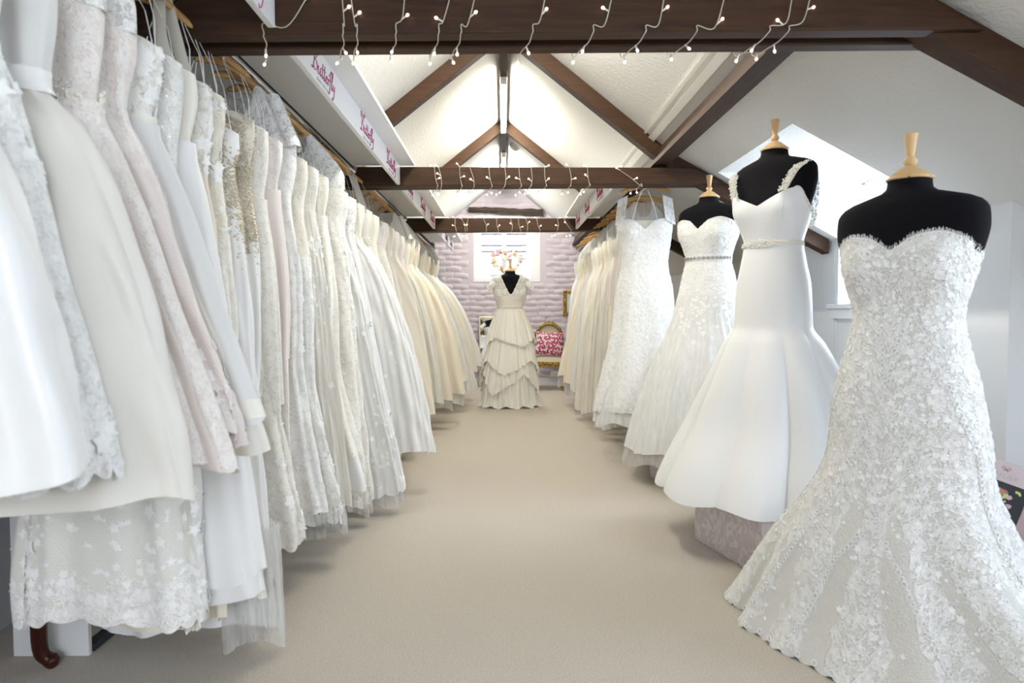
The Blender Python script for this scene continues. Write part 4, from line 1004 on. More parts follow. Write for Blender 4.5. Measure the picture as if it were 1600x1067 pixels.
    if st in ('sheer', 'both', 'sleeve'):
        zc = zs_ + .03
        pr_s = Prof([(zt - .09, wa, wa, tb * 1.15, tb * .9, 0, 0), (zt, wa * 1.0, wa * 1.0, tb * .95, tb * .85, 0, 0), (zc - .06, .122, .122, .06, .055, 0, 0), (zc - .02, .085, .085, .05, .05, 0, 0), (zc + .02, .05, .05, .03, .03, 0, 0)], 2.3)
        cloth('sheer_yoke', pr_s, lambda T: zc + .0 - .13 * np.exp(-(((T % (2 * PI)) - 1.5 * PI) / .5) ** 2), lambda T: zt - .05 + 0 * T, M[d.get('ym', 'lace_sheer')], root, 72, 14, mask=1.0, flip=side, off=.004, seed=seed % 13, **th)
        if st == 'sleeve':
            for s in (1,):
                V = []; F = []; UV = []; nv_, nu_ = 12, 14
                for i in range(nv_):
                    v = i / (nv_ - 1)
                    for j in range(nu_ + 1):
                        a = 2 * PI * j / nu_; rr_ = .045 + .012 * v; V.append((s * side * (.115 + .085 * v + .028 * math.cos(a)), math.sin(a) * rr_, zc - .04 - .20 * v + .01 * math.cos(a) - (.008 * abs(math.sin(j * 1.6)) if i == nv_ - 1 else 0))); UV.append((j * .02, v * .22))
                for i in range(nv_ - 1):
                    for j in range(nu_): F.append((i * (nu_ + 1) + j, i * (nu_ + 1) + j + 1, (i + 1) * (nu_ + 1) + j + 1, (i + 1) * (nu_ + 1) + j))
                mk('sleeve', V, F, M[d.get('ym', 'lace_sheer')], root, True, UV, np.ones(len(V)))
    return root

# ------------------------------------------------------------------ the left row. hem = (photo x, photo y) of the aisle-side hem corner at this depth
def H(Y, px, py):
    p = W(px, py, Y); return dict(hem=round(p.z, 3), ext=round(p.x + RX, 3))
LEFT = [
 (1.03, dict(H(1.03, 150, 742), top=1.80, waist=1.50, bod='satin_white', sk='satin_white', shape='b', t=.10, nf=7, amp=.022, back=.3, strap='strap'), 'bluish white satin tea length gown'),
 (1.17, dict(H(1.17, 180, 742), bod='lace_white', sk='lace_white', shape='a', t=.07, nf=8, scallop=.02, strap='sleeve', motif=(260, 'hem')), 'white lace tea length gown with scalloped hem and cap sleeve'),
 (1.31, dict(H(1.31, 303, 778), waist=1.53, bod='organza_white', sk='organza_ivory', shape='b', t=.085, nf=6, amp=.020, belt='white', back=.34, strap='sheer'), 'cream organza tea length gown with wide white sash'),
 (1.45, dict(H(1.45, 348, 735), waist=1.535, bod='lace_blush', sk='blush_tulle', shape='a', t=.07, nf=9, belt='crystal', over=('lace_blush', .98), strap='sheer'), 'pale blush tulle gown with crystal brooch at the waist'),
 (1.57, dict(H(1.57, 362, 655), bod='lace_blush', sk='lace_blush', shape='a', t=.06, nf=9, scallop=.018, mask='hem', motif=(220, 'hem'), strap='sheer', under=('blush_tulle', .05, .02)), 'blush tulle gown with lace scattered towards its scalloped hem'),
 (1.69, dict(H(1.69, 412, 700), waist=1.555, bod='lace_ivory', sk='organza_ivory', shape='a', t=.07, nf=7, belt='ivory', over=('organza_white', .90), band='satin_ivory', motif=(260, 'bodice'), strap='loop'), 'ivory lace bodice gown with ivory waistband and organza layered skirt'),
 (1.80, dict(H(1.80, 318, 958), waist=1.50, bod='lace_sequin', sk='lace_sequin', shape='m', t=.05, nf=8, mask='hem', scallop=.02, motif=(420, 'hem'), strap='loop', under=('satin_ivory', .03, 0.0)), 'sequinned lace mermaid gown'),
 (1.90, dict(H(1.90, 414, 928), bod='satin_ivory', sk='satin_white', shape='a', t=.055, nf=6, amp=.012, strap='strap', tb=.05, over=('satin_white', .955)), 'plain white satin gown with long straight skirt'),
 (2.00, dict(H(2.00, 352, 965), waist=1.5, bod='lace_ivory', sk='satin_champ', shape='a', t=.045, nf=8, motif=(200, 'bodice'), strap='loop', tb=.045), 'ivory lace topped gown with curved plain hem'),
 (2.09, dict(H(2.09, 410, 930), bod='lace_cream', sk='lace_ivory', shape='s', t=.045, nf=8, motif=(160, 'bodice'), strap='loop', tb=.045), 'narrow cream corded lace gown'),
 (2.18, dict(H(2.25, 438, 960), top=1.70, bod='satin_white', sk='satin_white', shape='a', t=.05, nf=9, strap='loop', tb=.045, under=('tulle_sheer', .05, .05), bead=900, ym='tulle_sheer'), 'white satin gown with pale gold beading around the waist'),
 (2.32, dict(H(2.32, 398, 900), bod='bead_silver', sk='crepe_white', shape='s', t=.05, nf=7, strap='loop', tb=.05, bead=700), 'slim white crepe gown with a gold grey beaded bodice'),
 (2.46, dict(H(2.55, 486, 830), waist=1.5, bod='lace_ivory', sk='lace_ivory', shape='s', t=.06, nf=8, over=('lace_ivory', .60), scallop=.018, strap='loop', motif=(240, 'hem')), 'ivory lace gown with a lace peplum over a lace skirt'),
 (2.62, dict(H(2.75, 470, 810), bod='lace_blush', sk='lace_blush', shape='s', t=.06, nf=8, strap='loop', over=('blush_tulle', .5)), 'blush lace gown with a pale pink tulle overskirt'),
 (2.78, dict(H(2.9, 520, 790), bod='lace_white', sk='lace_white', shape='m', t=.06, nf=9, strap='sleeve', motif=(200, 'hem')), 'white lace gown with short lace sleeve'),
 (2.94, dict(H(3.1, 549, 798), bod='lace_cream', sk='lace_white', shape='m', t=.065, nf=9, scallop=.02, strap='loop', motif=(320, 'hem'), under=('tulle_sheer', .05, .02)), 'white lace fishtail gown with deep lace hem'),
 (3.11, dict(H(3.3, 560, 770), bod='lace_ivory', sk='tulle_ivory', shape='a', t=.07, nf=12, fk='fine', strap='loop', motif=(200, 'fall')), 'ivory tulle gown with lace falling from the bodice'),
 (3.30, dict(H(3.5, 585, 745), bod='lace_cream', sk='satin_white', shape='m', t=.07, nf=8, strap='loop', over=('lace_ivory', .86)), 'cream lace gown with a white satin panel at the hem'),
 (3.50, dict(H(3.85, 598, 755), bod='lace_ivory', sk='lace_ivory', shape='a', t=.075, nf=8, strap='sheer', scallop=.02, motif=(320, 'all'), wa=.23, under=('tulle_sheer', .06, .02)), 'wide ivory lace gown with sheer lace shoulder'),
 (3.70, dict(H(4.1, 646, 738), bod='lace_white', sk='tulle_white', shape='a', t=.08, nf=12, fk='fine', scallop=.025, strap='loop', mask='hem', motif=(420, 'hem'), under=('tulle_sheer', .08, .0)), 'white tulle gown with lace flowers along its scalloped hem'),
 (3.92, dict(H(4.4, 640, 705), bod='lace_ivory', sk='organza_white', shape='a', t=.08, nf=9, strap='loop', motif=(120, 'bodice')), 'ivory lace bodice gown with white organza skirt'),
 (4.14, dict(H(4.75, 692, 678), bod='lace_cream', sk='tulle_white', shape='b', t=.09, nf=13, fk='fine', strap='loop', motif=(160, 'fall'), back=.3), 'full white tulle gown standing out farthest into the aisle'),
 (4.38, dict(H(5.0, 668, 672), bod='organza_ivory', sk='tulle_ivory', shape='a', t=.085, nf=11, fk='fine', strap='strap', belt='crystal'), 'ivory gown with a jewelled belt and tulle skirt'),
 (4.62, dict(H(5.2, 664, 662), bod='satin_ivory', sk='organza_ivory', shape='a', t=.085, nf=8, strap='loop'), 'plain ivory gown with organza skirt'),
 (4.98, dict(H(5.6, 672, 652), bod='lace_blush', sk='lace_ivory', shape='a', t=.085, nf=9, strap='loop', scallop=.02), 'ivory lace gown with a blush lace bodice'),
 (5.24, dict(H(6.0, 676, 640), bod='satin_champ', sk='organza_ivory', shape='a', t=.085, nf=8, strap='loop', belt='ivory'), 'ivory satin topped gown with narrow ivory belt'),
 (5.52, dict(H(6.3, 690, 630), bod='satin_ivory', sk='satin_champ', shape='b', t=.09, nf=7, strap='loop'), 'cream satin gown with full skirt'),
 (5.82, dict(H(6.2, 676, 622), bod='lace_blush', sk='blush_tulle', shape='a', t=.09, nf=11, fk='fine', strap='loop', over=('lace_blush', .99)), 'pink blush tulle gown'),
 (6.14, dict(H(6.5, 697, 622), waist=1.50, bod='satin_ivory', sk='tulle_ivory', shape='b', t=.10, nf=11, fk='fine', strap='sleeve', belt='ivory', ym='organza_ivory'), 'ivory gown with plain short sleeves and belt'),
 (6.48, dict(H(6.9, 712, 615), bod='satin_champ', sk='satin_champ', shape='b', t=.10, nf=7, strap='sheer', ym='organza_ivory', under=('tulle_sheer', .1, 0)), 'champagne gown with sheer ivory shoulders'),
 (6.84, dict(H(7.4, 732, 603), bod='lace_cream', sk='satin_champ', shape='b', t=.11, nf=7, strap='sheer', under=('tulle_ivory', .12, -.02), back=.3), 'champagne satin gown with full folded skirt'),
 (7.46, dict(H(7.9, 735, 588), bod='lace_cream', sk='tulle_ivory', shape='b', t=.11, nf=12, fk='fine', strap='sheer', under=('tulle_sheer', .1, 0)), 'cream lace and tulle gown'),
 (7.86, dict(H(8.3, 748, 604), bod='satin_champ', sk='tulle_white', shape='b', t=.12, nf=13, fk='fine', strap='loop', back=.3), 'champagne topped gown with long white tulle skirt'),
 (8.28, dict(H(8.7, 748, 578), bod='bead_silver', sk='satin_champ', shape='b', t=.12, nf=8, strap='loop'), 'pale gold gown with a beaded bodice'),
 (8.72, dict(H(9.1, 757, 569), bod='lace_ivory', sk='organza_white', shape='b', t=.13, nf=8, strap='sleeve', under=('tulle_sheer', .05, 0), wa=.22), 'white organza gown with lace cap sleeve, last before the wall'),
]
rg = random.Random(11)
for k, (Y, d, lab) in enumerate(LEFT):
    lf = lab + ', ' + ordinal(k + 1) + ' on the left rail'
    zr = RZ - (.03 if Y > 7.3 else 0)
    yw = R(rg.uniform(67, 74)); hung_gown(1, -RX, Y, zr, d, lf, 'gowns hanging along the left rail', 100 + k, yw)
    hy = Y if not (2.13 < Y < 2.39) else (2.11 if Y < 2.25 else 2.41)
    hanger(-RX, hy, zr - .001, yw, 'wooden hanger holding the %s gown on the left rail' % ordinal(k + 1), 'wooden hangers on the left rail')

# ------------------------------------------------------------------ the right row
def HR(Y, px, py):
    p = W(px, py, Y); return dict(hem=round(p.z, 3), ext=round(RXR - p.x, 3))
RIGHT = [
 (5.42, dict(HR(5.6, 955, 655), bod='lace_cream', sk='organza_ivory', shape='a', t=.09, nf=8, strap='sheer', ym='tulle_sheer'), 'ivory organza gown just behind the front facing lace gown'),
 (5.66, dict(HR(5.9, 940, 642), top=1.73, bod='organza_ivory', sk='satin_champ', shape='a', t=.09, nf=9, strap='loop', over=('blush_tulle', .3)), 'champagne gown with a short blush ruffle below the waist'),
 (5.92, dict(HR(6.2, 922, 642), bod='satin_ivory', sk='tulle_ivory', shape='b', t=.09, nf=12, fk='fine', strap='sheer', ym='tulle_sheer', under=('tulle_white', .1, 0)), 'ivory tulle gown with gathered side'),
 (6.20, dict(HR(6.4, 930, 628), bod='satin_champ', sk='satin_champ', shape='a', t=.09, nf=7, strap='loop'), 'plain narrow cream satin gown'),
 (6.48, dict(HR(6.7, 905, 640), bod='lace_cream', sk='tulle_ivory', shape='b', t=.09, nf=12, fk='fine', strap='sheer', ym='tulle_sheer'), 'ivory gown with long draped tulle skirt'),
 (6.78, dict(HR(7.1, 912, 622), bod='satin_ivory', sk='satin_champ', shape='a', t=.10, nf=7, strap='loop'), 'cream gown with folded satin skirt'),
 (7.02, dict(HR(7.3, 893, 632), bod='lace_ivory', sk='organza_ivory', shape='b', t=.10, nf=8, strap='sheer', ym='tulle_sheer', under=('tulle_sheer', .06, 0)), 'pale organza gown with a sheer trailing hem'),
 (7.48, dict(HR(7.8, 888, 606), bod='lace_cream', sk='tulle_white', shape='b', t=.11, nf=12, fk='fine', strap='loop'), 'white tulle gown with cream lace bodice'),
 (7.86, dict(HR(8.1, 878, 596), bod='satin_champ', sk='satin_champ', shape='a', t=.12, nf=7, strap='sheer', ym='tulle_sheer', under=('tulle_sheer', .12, 0)), 'cream satin gown with sheer layer trailing below its hem'),
 (8.26, dict(HR(8.5, 869, 585), top=1.74, waist=1.48, bod='lace_cream', sk='satin_champ', shape='a', t=.12, nf=6, strap='sheer', ym='lace_sheer', wa=.2, under=('tulle_sheer', .12, 0)), 'cream lace topped gown standing out farthest beside the gilt chair'),
 (8.70, dict(HR(8.9, 880, 590), bod='lace_ivory', sk='tulle_white', shape='b', t=.12, nf=10, fk='fine', strap='loop'), 'white gown nearest the lilac wall'),
]
for k, (Y, d, lab) in enumerate(RIGHT):
    zr = RZ - (.02 if Y < 7.3 else .04); lf = lab + ', ' + ordinal(k + 1) + ' on the right rail'
    hung_gown(-1, RXR, Y, zr, d, lf, 'gowns hanging along the right rail', 200 + k)
    hanger(RXR, Y, zr - .001, R(rg.uniform(-4, 4)), 'wooden hanger holding the %s gown on the right rail' % ordinal(k + 1), 'wooden hangers on the right rail')

# --- the lace gown hung facing the room
FG = (1.055, 5.12); g = thing('lace_gown', 'white lace gown with cap sleeves hung facing the room on a wooden hanger', 'wedding gown', (FG[0], FG[1], 0), R(-10))
prg = Prof([(2.0, .17, .17, .03, .03, 0, 0), (1.86, .205, .205, .06, .05, 0, 0), (1.72, .200, .200, .085, .06, 0, 0), (1.60, .185, .185, .08, .06, 0, 0), (1.48, .172, .172, .07, .06, 0, 0), (1.30, .205, .205, .085, .07, 0, 0), (1.1, .225, .225, .09, .08, 0, 0), (.9, .255, .24, .10, .09, -.01, 0), (.65, .30, .28, .12, .10, -.03, 0), (.36, .36, .33, .14, .12, -.04, 0), (.2, .38, .35, .14, .12, -.04, 0)], 2.3)
nkg = sweetheart(1.72, 1.80, 1.78, 1.80)
o, Pg = cloth('gown_body', prg, nkg, .375, M['lace_white'], g, 160, 80, fold=folds(8, 6), amp=lambda z: .022 * np.clip((1.35 - z) / 1.0, 0, 1), bulge=bust(1.72, .03), mask=1.0, scallop=.014, scn=14, seed=2)
motifs('lace_applique', Pg, lambda v, u: .9 if .12 < u < .88 else .1, 1200, .008, .016, M['lace_trim'], g, 21)
cloth('underskirt', prg, .55, lambda T: .265 + .02 * np.cos(6 * T), M['tulle_white'], g, 160, 14, fold=folds(12, 12, 'fine'), amp=.016, off=-.012)
cloth('lining', prg, lambda T: 1.79 + 0 * T, 1.45, M['satin_ivory'], g, 60, 8, off=-.02)
ring_line('hem_trim', Pg, [(77, 4), (77, 156)], .009, .002, M['lace_trim'], g)
for s in (-1, 1):
    V = []; F = []; UV = []; nv_, nu_ = 12, 12
    for i in range(nv_):
        v = i / (nv_ - 1)
        for j in range(nu_):
            u = j / (nu_ - 1); x = .125 + .095 * u + .02 * v * (1 - u) - .02 * (1 - v) * u; z = 1.985 - .035 * u - v * .19 - (.01 * abs(math.sin(j * 1.5)) if i == nv_ - 1 else 0); V.append((s * x, -.012 - .07 * v * (1 - .5 * u), z)); UV.append((u * .12, v * .2))
    for i in range(nv_ - 1):
        for j in range(nu_ - 1): F.append((i * nu_ + j, i * nu_ + j + 1, (i + 1) * nu_ + j + 1, (i + 1) * nu_ + j))
    mk('cap_sleeve', V, F, M['lace_sheer'], g, True, UV, np.ones(len(V)))
    ribbon([(s * .02, .0, 2.02), (s * .06, -.02, 1.92), (s * .1, -.05, 1.76)], .006, M['ribbon'], g, 'hanging_loop', (1, 0, 0))
h = hanger(FG[0], FG[1], 2.10, R(-10), 'wooden hanger of the front facing lace gown under the second beam', 'front hanger')
# ------------------------------------------------------------------ far end furniture
t = thing('gilt_chair', 'carved gilt chair with beige upholstery by the lilac wall, a cushion on its seat', 'chair', (.66, 9.93, 0), R(-4))
b = MB(); pr = [(-.20, -.23), (.20, -.23), (.235, -.18), (.22, .2), (-.22, .2), (-.235, -.18)]
b.add([(x, y, z) for z in (.345, .415) for x, y in pr], [tuple(reversed(range(6))), tuple(range(6, 12))] + [(k, (k + 1) % 6, 6 + (k + 1) % 6, 6 + k) for k in range(6)]); b.build('seat_rail', M['gilt'], t, bevel=.008)
b = MB()
for x in np.linspace(-.17, .17, 9): b.ball((x, -.235, .375 + .012 * math.cos(x * 18)), .018, 0, 8, 5)
b.build('carving', M['gilt'], t)
V = []; F = []; n = 12
for i in range(n):
    for j in range(n):
        u, v = i / (n - 1) * 2 - 1, j / (n - 1) * 2 - 1; V.append((u * .215, v * .20 - .015, .41 + .085 * (1 - abs(u) ** 4) ** .5 * (1 - abs(v) ** 4) ** .5))
for i in range(n - 1):
    for j in range(n - 1): F.append((i * n + j, (i + 1) * n + j, (i + 1) * n + j + 1, i * n + j + 1))
M['uphol'] = m_fabric('beige_upholstery', (.50, .44, .33), .75, .3, 500, .15); mk('seat', V, F, M['uphol'], t)
for sx in (-1, 1):
    b = MB(); b.tube(cr([(sx * .185, -.20, .36), (sx * .19, -.215, .28), (sx * .182, -.20, .12), (sx * .19, -.215, .03), (sx * .195, -.225, .0)], 4), [.024 - .0006 * k for k in range(17)], 8); b.build('leg', M['gilt'], t, smooth=True)
    b = MB(); b.tube(cr([(sx * .19, .19, .38), (sx * .185, .20, .2), (sx * .2, .24, .0)], 5), .017, 8); b.build('leg', M['gilt'], t, smooth=True)
    b = MB(); b.tube(cr([(sx * .205, -.13, .41), (sx * .235, -.15, .55), (sx * .24, -.10, .64), (sx * .225, .08, .66), (sx * .215, .2, .68)], 5), .016, 8); b.build('arm', M['gilt'], t, smooth=True)
    b = MB(); b.tube([(sx * .238, -.10, .655), (sx * .23, .05, .675)], .022, 8); b.build('arm_pad', M['uphol'], t, smooth=True)
bk = [(.20 * math.sin(a), .20 + .06 * (1 + math.cos(a)) * .5, .735 + .215 * -math.cos(a)) for a in np.linspace(0, 2 * PI, 33)]
b = MB(); b.tube(bk, .021, 8, cap=False); b.build('back_frame', M['gilt'], t, smooth=True)
b = MB()
for a in np.linspace(PI * .72, PI * 1.28, 9): b.ball((.205 * math.sin(a), .255, .735 - .222 * math.cos(a)), .022 + .012 * (abs(a - PI) < .25), 0, 8, 5)
b.build('crest', M['gilt'], t)
b = MB(); V = [(0, .215, .735)]; F = []
for q, (s_, y_) in enumerate(((.5, .205), (.95, .23))): V += [(.20 * s_ * math.sin(a), y_, .735 - .215 * s_ * math.cos(a)) for a in np.linspace(0, 2 * PI, 32, endpoint=False)]
F = [(0, 1 + k, 1 + (k + 1) % 32) for k in range(32)] + [(1 + k, 33 + k, 33 + (k + 1) % 32, 1 + (k + 1) % 32) for k in range(32)]
mk('back_pad', V, F, M['uphol'], t)
# cushion with crimson butterflies
M['cushion'] = m_fabric('white_cotton', (.74, .70, .66), .8, .2, 500, .1); M['crimson'] = plain('crimson_print', (.36, .008, .10), .7)
t = thing('cushion', 'square white cushion printed with crimson butterflies on the gilt chair', 'cushion', (.665, 9.83, .665), R(-4)); t.rotation_euler = (R(-14), R(3), R(-4))
def cush(u, v, s): return (u * .205 * (1 - .05 * (1 - v * v)), s * .075 * ((1 - u ** 4) * (1 - v ** 4)) ** .6, v * .175 * (1 - .05 * (1 - u * u)))
V = []; F = []; n = 15
for s in (-1, 1):
    for i in range(n):
        for j in range(n): V.append(cush(i / 7 - 1, j / 7 - 1, s))
for q in range(2):
    for i in range(n - 1):
        for j in range(n - 1):
            f = (q * n * n + i * n + j, q * n * n + (i + 1) * n + j, q * n * n + (i + 1) * n + j + 1, q * n * n + i * n + j + 1); F.append(f if q == 0 else f[::-1])
mk('cover', V, F, M['cushion'], t)
rg = random.Random(9); V = []; F = []
for i in range(6):
    for j in range(5):
        cu, cv = -.84 + i * .335 + (.14 if j % 2 else 0), -.82 + j * .41; a0 = rg.uniform(0, 6.28); s = rg.uniform(.17, .21)
        for sd in (-1, 1):
            sh = [(0, -.1), (.35 * sd, -.75), (.95 * sd, -.95), (1.0 * sd, -.35), (.55 * sd, .0), (.75 * sd, .55), (.3 * sd, .6), (0, .15)]; b0 = len(V)
            for x, y in sh:
                u, v = cu + s * (x * math.cos(a0) - y * math.sin(a0)), cv + s * 1.15 * (x * math.sin(a0) + y * math.cos(a0)); u = max(-.985, min(.985, u)); v = max(-.985, min(.985, v)); p = cush(u, v, -1); V.append((p[0], p[1] - .0045, p[2]))
            F.append(tuple(range(b0, b0 + 8)))
mk('butterfly_print', V, F, M['crimson'], t, smooth=False)

def frame_panel(t, w, h, fw, d, mat, glass, gname, carved=False):
    for x0, x1, z0, z1 in ((-w / 2, -w / 2 + fw, 0, h), (w / 2 - fw, w / 2, 0, h), (-w / 2 + fw, w / 2 - fw, 0, fw), (-w / 2 + fw, w / 2 - fw, h - fw, h)):
        MB().box(x0, x1, -d, 0, z0, z1).build('frame_side', mat, t, bevel=.006)
    MB().box(-w / 2 + fw, w / 2 - fw, -d * .45, -d * .2, fw, h - fw).build(gname, glass, t)
t = thing('leaning_mirror', 'narrow gold framed mirror leaning on the lilac wall behind the chiffon gown', 'mirror', (-.12, 10.27, .002), R(6)); t.rotation_euler = (R(-7), 0, R(3))
frame_panel(t, .50, 1.06, .022, .03, M['giltplain'], M['mirror'], 'glass')
t = thing('gilt_picture_frame', 'ornate gilt frame on the lilac wall above the chair, half hidden by gowns', 'picture frame', (1.18, YF - .02, 1.06))
frame_panel(t, .55, .40, .06, .035, M['gilt'], M['mirror'], 'glass')
b = MB()
for z in np.linspace(.03, .37, 9): b.ball((-.245, -.037, z), .02, 0, 8, 5, (1, .6, 1))
b.build('carving', M['gilt'], t)
t = thing('socket_box', 'grey white socket box on the skirting behind the gilt chair', 'socket', (.77, YF - .03, .13)); MB().box(-.06, .06, -.03, 0.01, 0, .09).build('housing', M['cream'], t, bevel=.006); MB().box(-.045, .045, -.036, -.029, .012, .078).build('face_plate', M['cream'], t)

# heart wreath of flowers in the far window
t = thing('flower_wreath', 'heart shaped wreath of pink white and peach flowers hanging in the far window', 'wreath', (.04, 10.36, 1.87))
cols = [('white_rose', (.86, .84, .76)), ('pink_blossom', (.78, .42, .52)), ('peach_rose', (.88, .50, .32)), ('cream_rose', (.86, .78, .52))]
FM = []
for nm, c in cols:
    m = plain(nm, c, .6); V = [(0, -.012, 0)]; F = []
    for ring, (r0, y) in enumerate(((.016, -.016), (.028, -.008), (.034, .004))):
        for k in range(10):
            a = 2 * PI * k / 10 + ring * .3; rr = r0 * (1 if k % 2 else .8); V.append((rr * math.cos(a), y, rr * math.sin(a)))
    F = [(0, 1 + (k + 1) % 10, 1 + k) for k in range(10)]
    for q in range(2):
        for k in range(10): F.append((1 + q * 10 + k, 1 + q * 10 + (k + 1) % 10, 11 + q * 10 + (k + 1) % 10, 11 + q * 10 + k))
    me = bpy.data.meshes.new('flower'); me.from_pydata(V, [], F); me.materials.append(m); FM.append(me)
hp = [(.0125 * 16 * math.sin(a) ** 3, .0125 * (13 * math.cos(a) - 5 * math.cos(2 * a) - 2 * math.cos(3 * a) - math.cos(4 * a))) for a in np.linspace(0, 2 * PI, 60)]
b = MB(); b.tube([(x, 0, z) for x, z in hp], .012, 6, cap=False); b.build('wire_heart', plain('twig', (.20, .14, .08), .8), t)
rg = random.Random(4)
for k in range(58):
    x, z = hp[k]; o = link('flower', FM[rg.choice((0, 0, 1, 1, 2, 3, 0))], t); o.location = (x + rg.uniform(-.03, .03), rg.uniform(-.03, -.005), z + rg.uniform(-.03, .03)); o.rotation_euler = (R(rg.uniform(-30, 30)), rg.uniform(0, 6), R(rg.uniform(-30, 30))); s = rg.uniform(.75, 1.25); o.scale = (s, s, s)
me = bpy.data.meshes.new('leaf'); me.from_pydata([(0, 0, 0), (.012, -.006, .025), (0, -.003, .07), (-.012, -.006, .025), (0, .003, .03)], [], [(0, 1, 4), (1, 2, 4), (2, 3, 4), (3, 0, 4)]); me.materials.append(plain('leaf_green', (.10, .20, .08), .6))
for k in range(26):
    x, z = hp[(k * 7) % 60]; o = link('leaf', me, t); o.location = (x, -.005, z); o.rotation_euler = (R(rg.uniform(-20, 20)), rg.uniform(0, 6.28), 0)

# ------------------------------------------------------------------ near left, under the gowns
t = thing('mirror_unit', 'low white unit with mirrored front standing behind the gowns at lower left', 'cabinet', (-1.335, 2.17, 0))
MB().box(-.24, 0, 0, .018, 0, .72).build('end_panel', M['white'], t, bevel=.002)
MB().box(-.24, 0, 1.9, 1.918, 0, .72).build('end_panel', M['white'], t, bevel=.002)
MB().box(-.24, 0.0, .018, 1.9, .70, .72).build('top_panel', M['white'], t, bevel=.002)
MB().box(-.24, -.225, .018, 1.9, .0, .70).build('back_panel', M['white'], t)
MB().box(-.022, -.014, .02, 1.898, .03, .698).build('mirror_door', M['mirror'], t)
M['dk'] = plain('dark_track', (.015, .02, .03), .4); MB().box(-.026, .006, .02, 1.898, .004, .028).build('track', M['dk'], t, bevel=.003)
t = thing('side_table', 'dark mahogany table with cabriole legs mostly hidden under the nearest gowns', 'table', (-1.58, 1.90, 0))
MB().box(-.15, .17, -.30, .24, .70, .725).build('tabletop', M['mahogany'], t, bevel=.008)
MB().box(-.13, .145, -.27, .21, .63, .70).build('apron', M['mahogany'], t, bevel=.004)
for sx in (-1, 1):
    for sy in (-1, 1):
        cx, cy = .012 + sx * .125, -.03 + sy * .225; b = MB(); P = cr([(cx, cy, .68), (cx + sx * .016, cy + sy * .006, .52), (cx + sx * .006, cy, .24), (cx + sx * .004, cy, .07), (cx + sx * .028, cy + sy * .006, .025), (cx + sx * .055, cy + sy * .01, .018)], 5)
        rr = np.interp(np.linspace(0, 1, len(P)), [0, .2, .5, .75, .9, 1], [.030, .032, .024, .021, .026, .012]); b.tube(P, list(rr), 10); b.build('leg', M['mahogany'], t, smooth=True)

# ------------------------------------------------------------------ right side details
t = thing('curtain_pole', 'chrome curtain pole with round bracket inside the bright dormer', 'curtain pole', (2.47, DY1, 1.995))
b = MB(); b.tube([(0, -1.18, 0), (0, -.002, 0)], .011, 12); b.build('pole', M['chrome'], t, smooth=True)
b = MB(); b.tube([(0, -.012, 0), (0, 0, 0)], .032, 16); b.tube([(0, -.04, 0), (0, -.012, 0)], .02, 12); b.build('bracket', M['chrome'], t)
b = MB(); b.tube([(0, -1.198, 0), (0, -1.186, 0)], .032, 16); b.build('bracket', M['chrome'], t)
p = [W(1292, 398, 4.72), W(1293, 440, 4.72), W(1290, 480, 4.72), W(1288, 520, 4.72), W(1284, 560, 4.72), W(1285, 640, 4.72)]
b = MB(); b.tube([(WX - .004, 4.72 + .012 * math.sin(k * 1.7), z) for k, z in enumerate(np.linspace(1.56, .12, 16))], .0022, 5); tag(b.build('wall_cable', M['cream'], smooth=True), 'thin pale cable running down the right wall below the rafter end', 'cable')
# leaning display board at the right edge
bc = W(1570, 812, 2.86)
t = thing('display_board', 'pale pink display board with bow emblem and dark floral photograph at the right edge', 'display board', tuple(bc), 0)
t.rotation_euler = (R(-4), R(18.5), R(-22))
M['pinkboard'] = plain('pale_pink_board', (.62, .52, .55), .5); M['pinkdark'] = plain('dusky_pink_board', (.45, .33, .36), .5)
wB, hB = .36, .50; x0, z1 = -.20, .235
MB().box(x0, x0 + wB, 0, .03, z1 - hB, z1).build('board', M['pinkboard'], t, bevel=.004)
MB().box(x0 + .245, x0 + wB - .004, -.003, 0, z1 - hB + .01, z1 - .085).build('side_panel', M['pinkdark'], t)
pw = (x0 + .012, x0 + .243, z1 - .40, z1 - .085)
ph = MB().box(pw[0], pw[1], -.004, -.0005, pw[2], pw[3]).build('photograph', plain('dark_photo', (.022, .026, .036), .35), t)
rg = random.Random(21); BLO = [((.62, .40, .48), 12), ((.70, .66, .62), 9), ((.55, .60, .22), 8), ((.62, .36, .20), 6), ((.40, .10, .22), 7), ((.14, .40, .48), 3)]
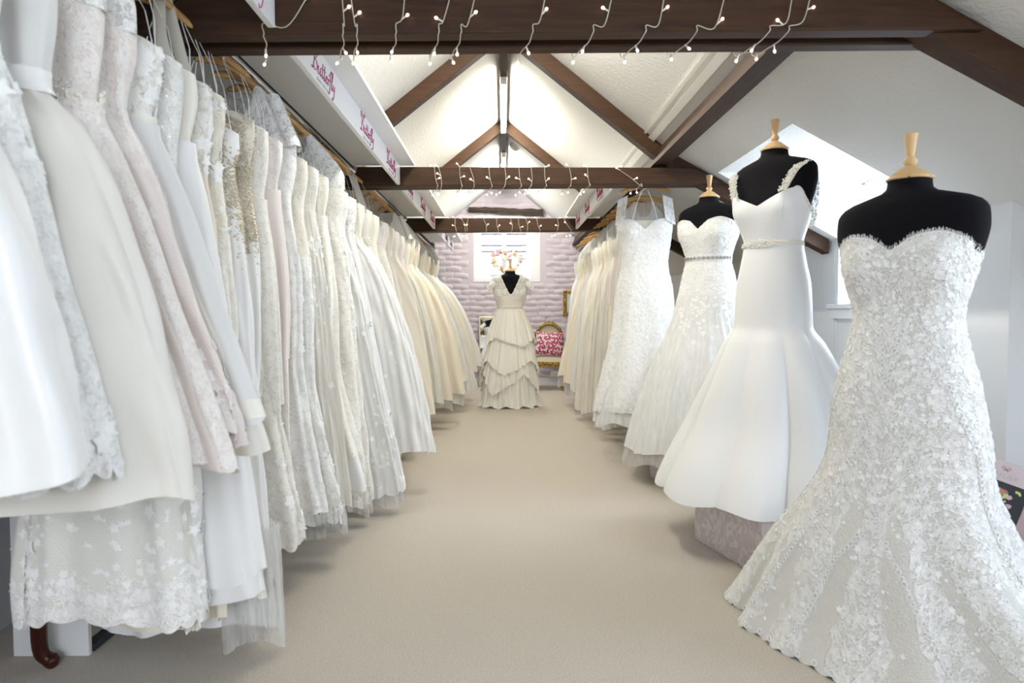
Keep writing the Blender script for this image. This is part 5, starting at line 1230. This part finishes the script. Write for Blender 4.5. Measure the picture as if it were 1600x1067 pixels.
for col, n in BLO:
    V = []; F = []
    for k in range(n):
        for pt_ in range(3):
            cx, cz = rg.uniform(pw[0] + .02, pw[1] - .02), rg.uniform(pw[2] + .02, pw[3] - .02)
            if pt_: cx, cz = lx + rg.uniform(-.015, .015), lz + rg.uniform(-.015, .015)
            lx, lz = min(max(cx, pw[0] + .014), pw[1] - .014), min(max(cz, pw[2] + .014), pw[3] - .014); r0 = rg.uniform(.005, .011); b0 = len(V); dy = -.0046 - rg.random() * .001
            for q in range(9): a = 2 * PI * q / 9; V.append((lx + r0 * rg.uniform(.6, 1.2) * math.cos(a), dy, lz + r0 * rg.uniform(.6, 1.2) * math.sin(a)))
            F.append(tuple(range(b0, b0 + 9)))
    mk('printed_blooms', V, F, plain('print_' + str(n), col, .5), ph, smooth=False)
V = [(pw[0] + .035 + .026 * math.cos(a), -.0058, pw[3] - .085 + .042 * math.sin(a)) for a in np.linspace(0, 2 * PI, 20, endpoint=False)]
mk('printed_face', V, [tuple(range(20))], plain('printed_skin', (.60, .36, .24), .5), ph, smooth=False)
V = [(pw[0] + .10 + .045 * math.cos(a) * (1 + .2 * math.sin(3 * a)), -.0062, pw[3] - .055 + .035 * math.sin(a) * (1 + .2 * math.cos(2 * a))) for a in np.linspace(0, 2 * PI, 24, endpoint=False)]
mk('printed_hair', V, [tuple(range(24))], plain('printed_hair', (.42, .24, .10), .5), ph, smooth=False)
b = MB()
for s in (-1, 1): b.tube([(x0 + .135 + s * p[0] * .017, -.002, z1 - .030 + p[1] * .011) for p in cr([(0, 0), (.5, .9), (1, .6), (.6, -.2), (0, 0), (.5, -.8)], 5)], .0010, 5)
b.build('bow_emblem', plain('antique_gold_print', (.30, .22, .12), .5), t)
cu = bpy.data.curves.new('board_lettering', 'FONT'); cu.body = 'ATELIER'; cu.size = .026; cu.align_x = 'CENTER'; cu.space_character = 1.2; cu.extrude = .0003
to = bpy.data.objects.new('tmp', cu); C.objects.link(to); me = bpy.data.meshes.new_from_object(to); bpy.data.objects.remove(to); me.materials.clear(); me.materials.append(plain('faint_print', (.46, .40, .42), .5))
o = link('board_lettering', me, t); o.location = (x0 + .135, -.001, z1 - .068); o.rotation_euler = (R(90), 0, 0)
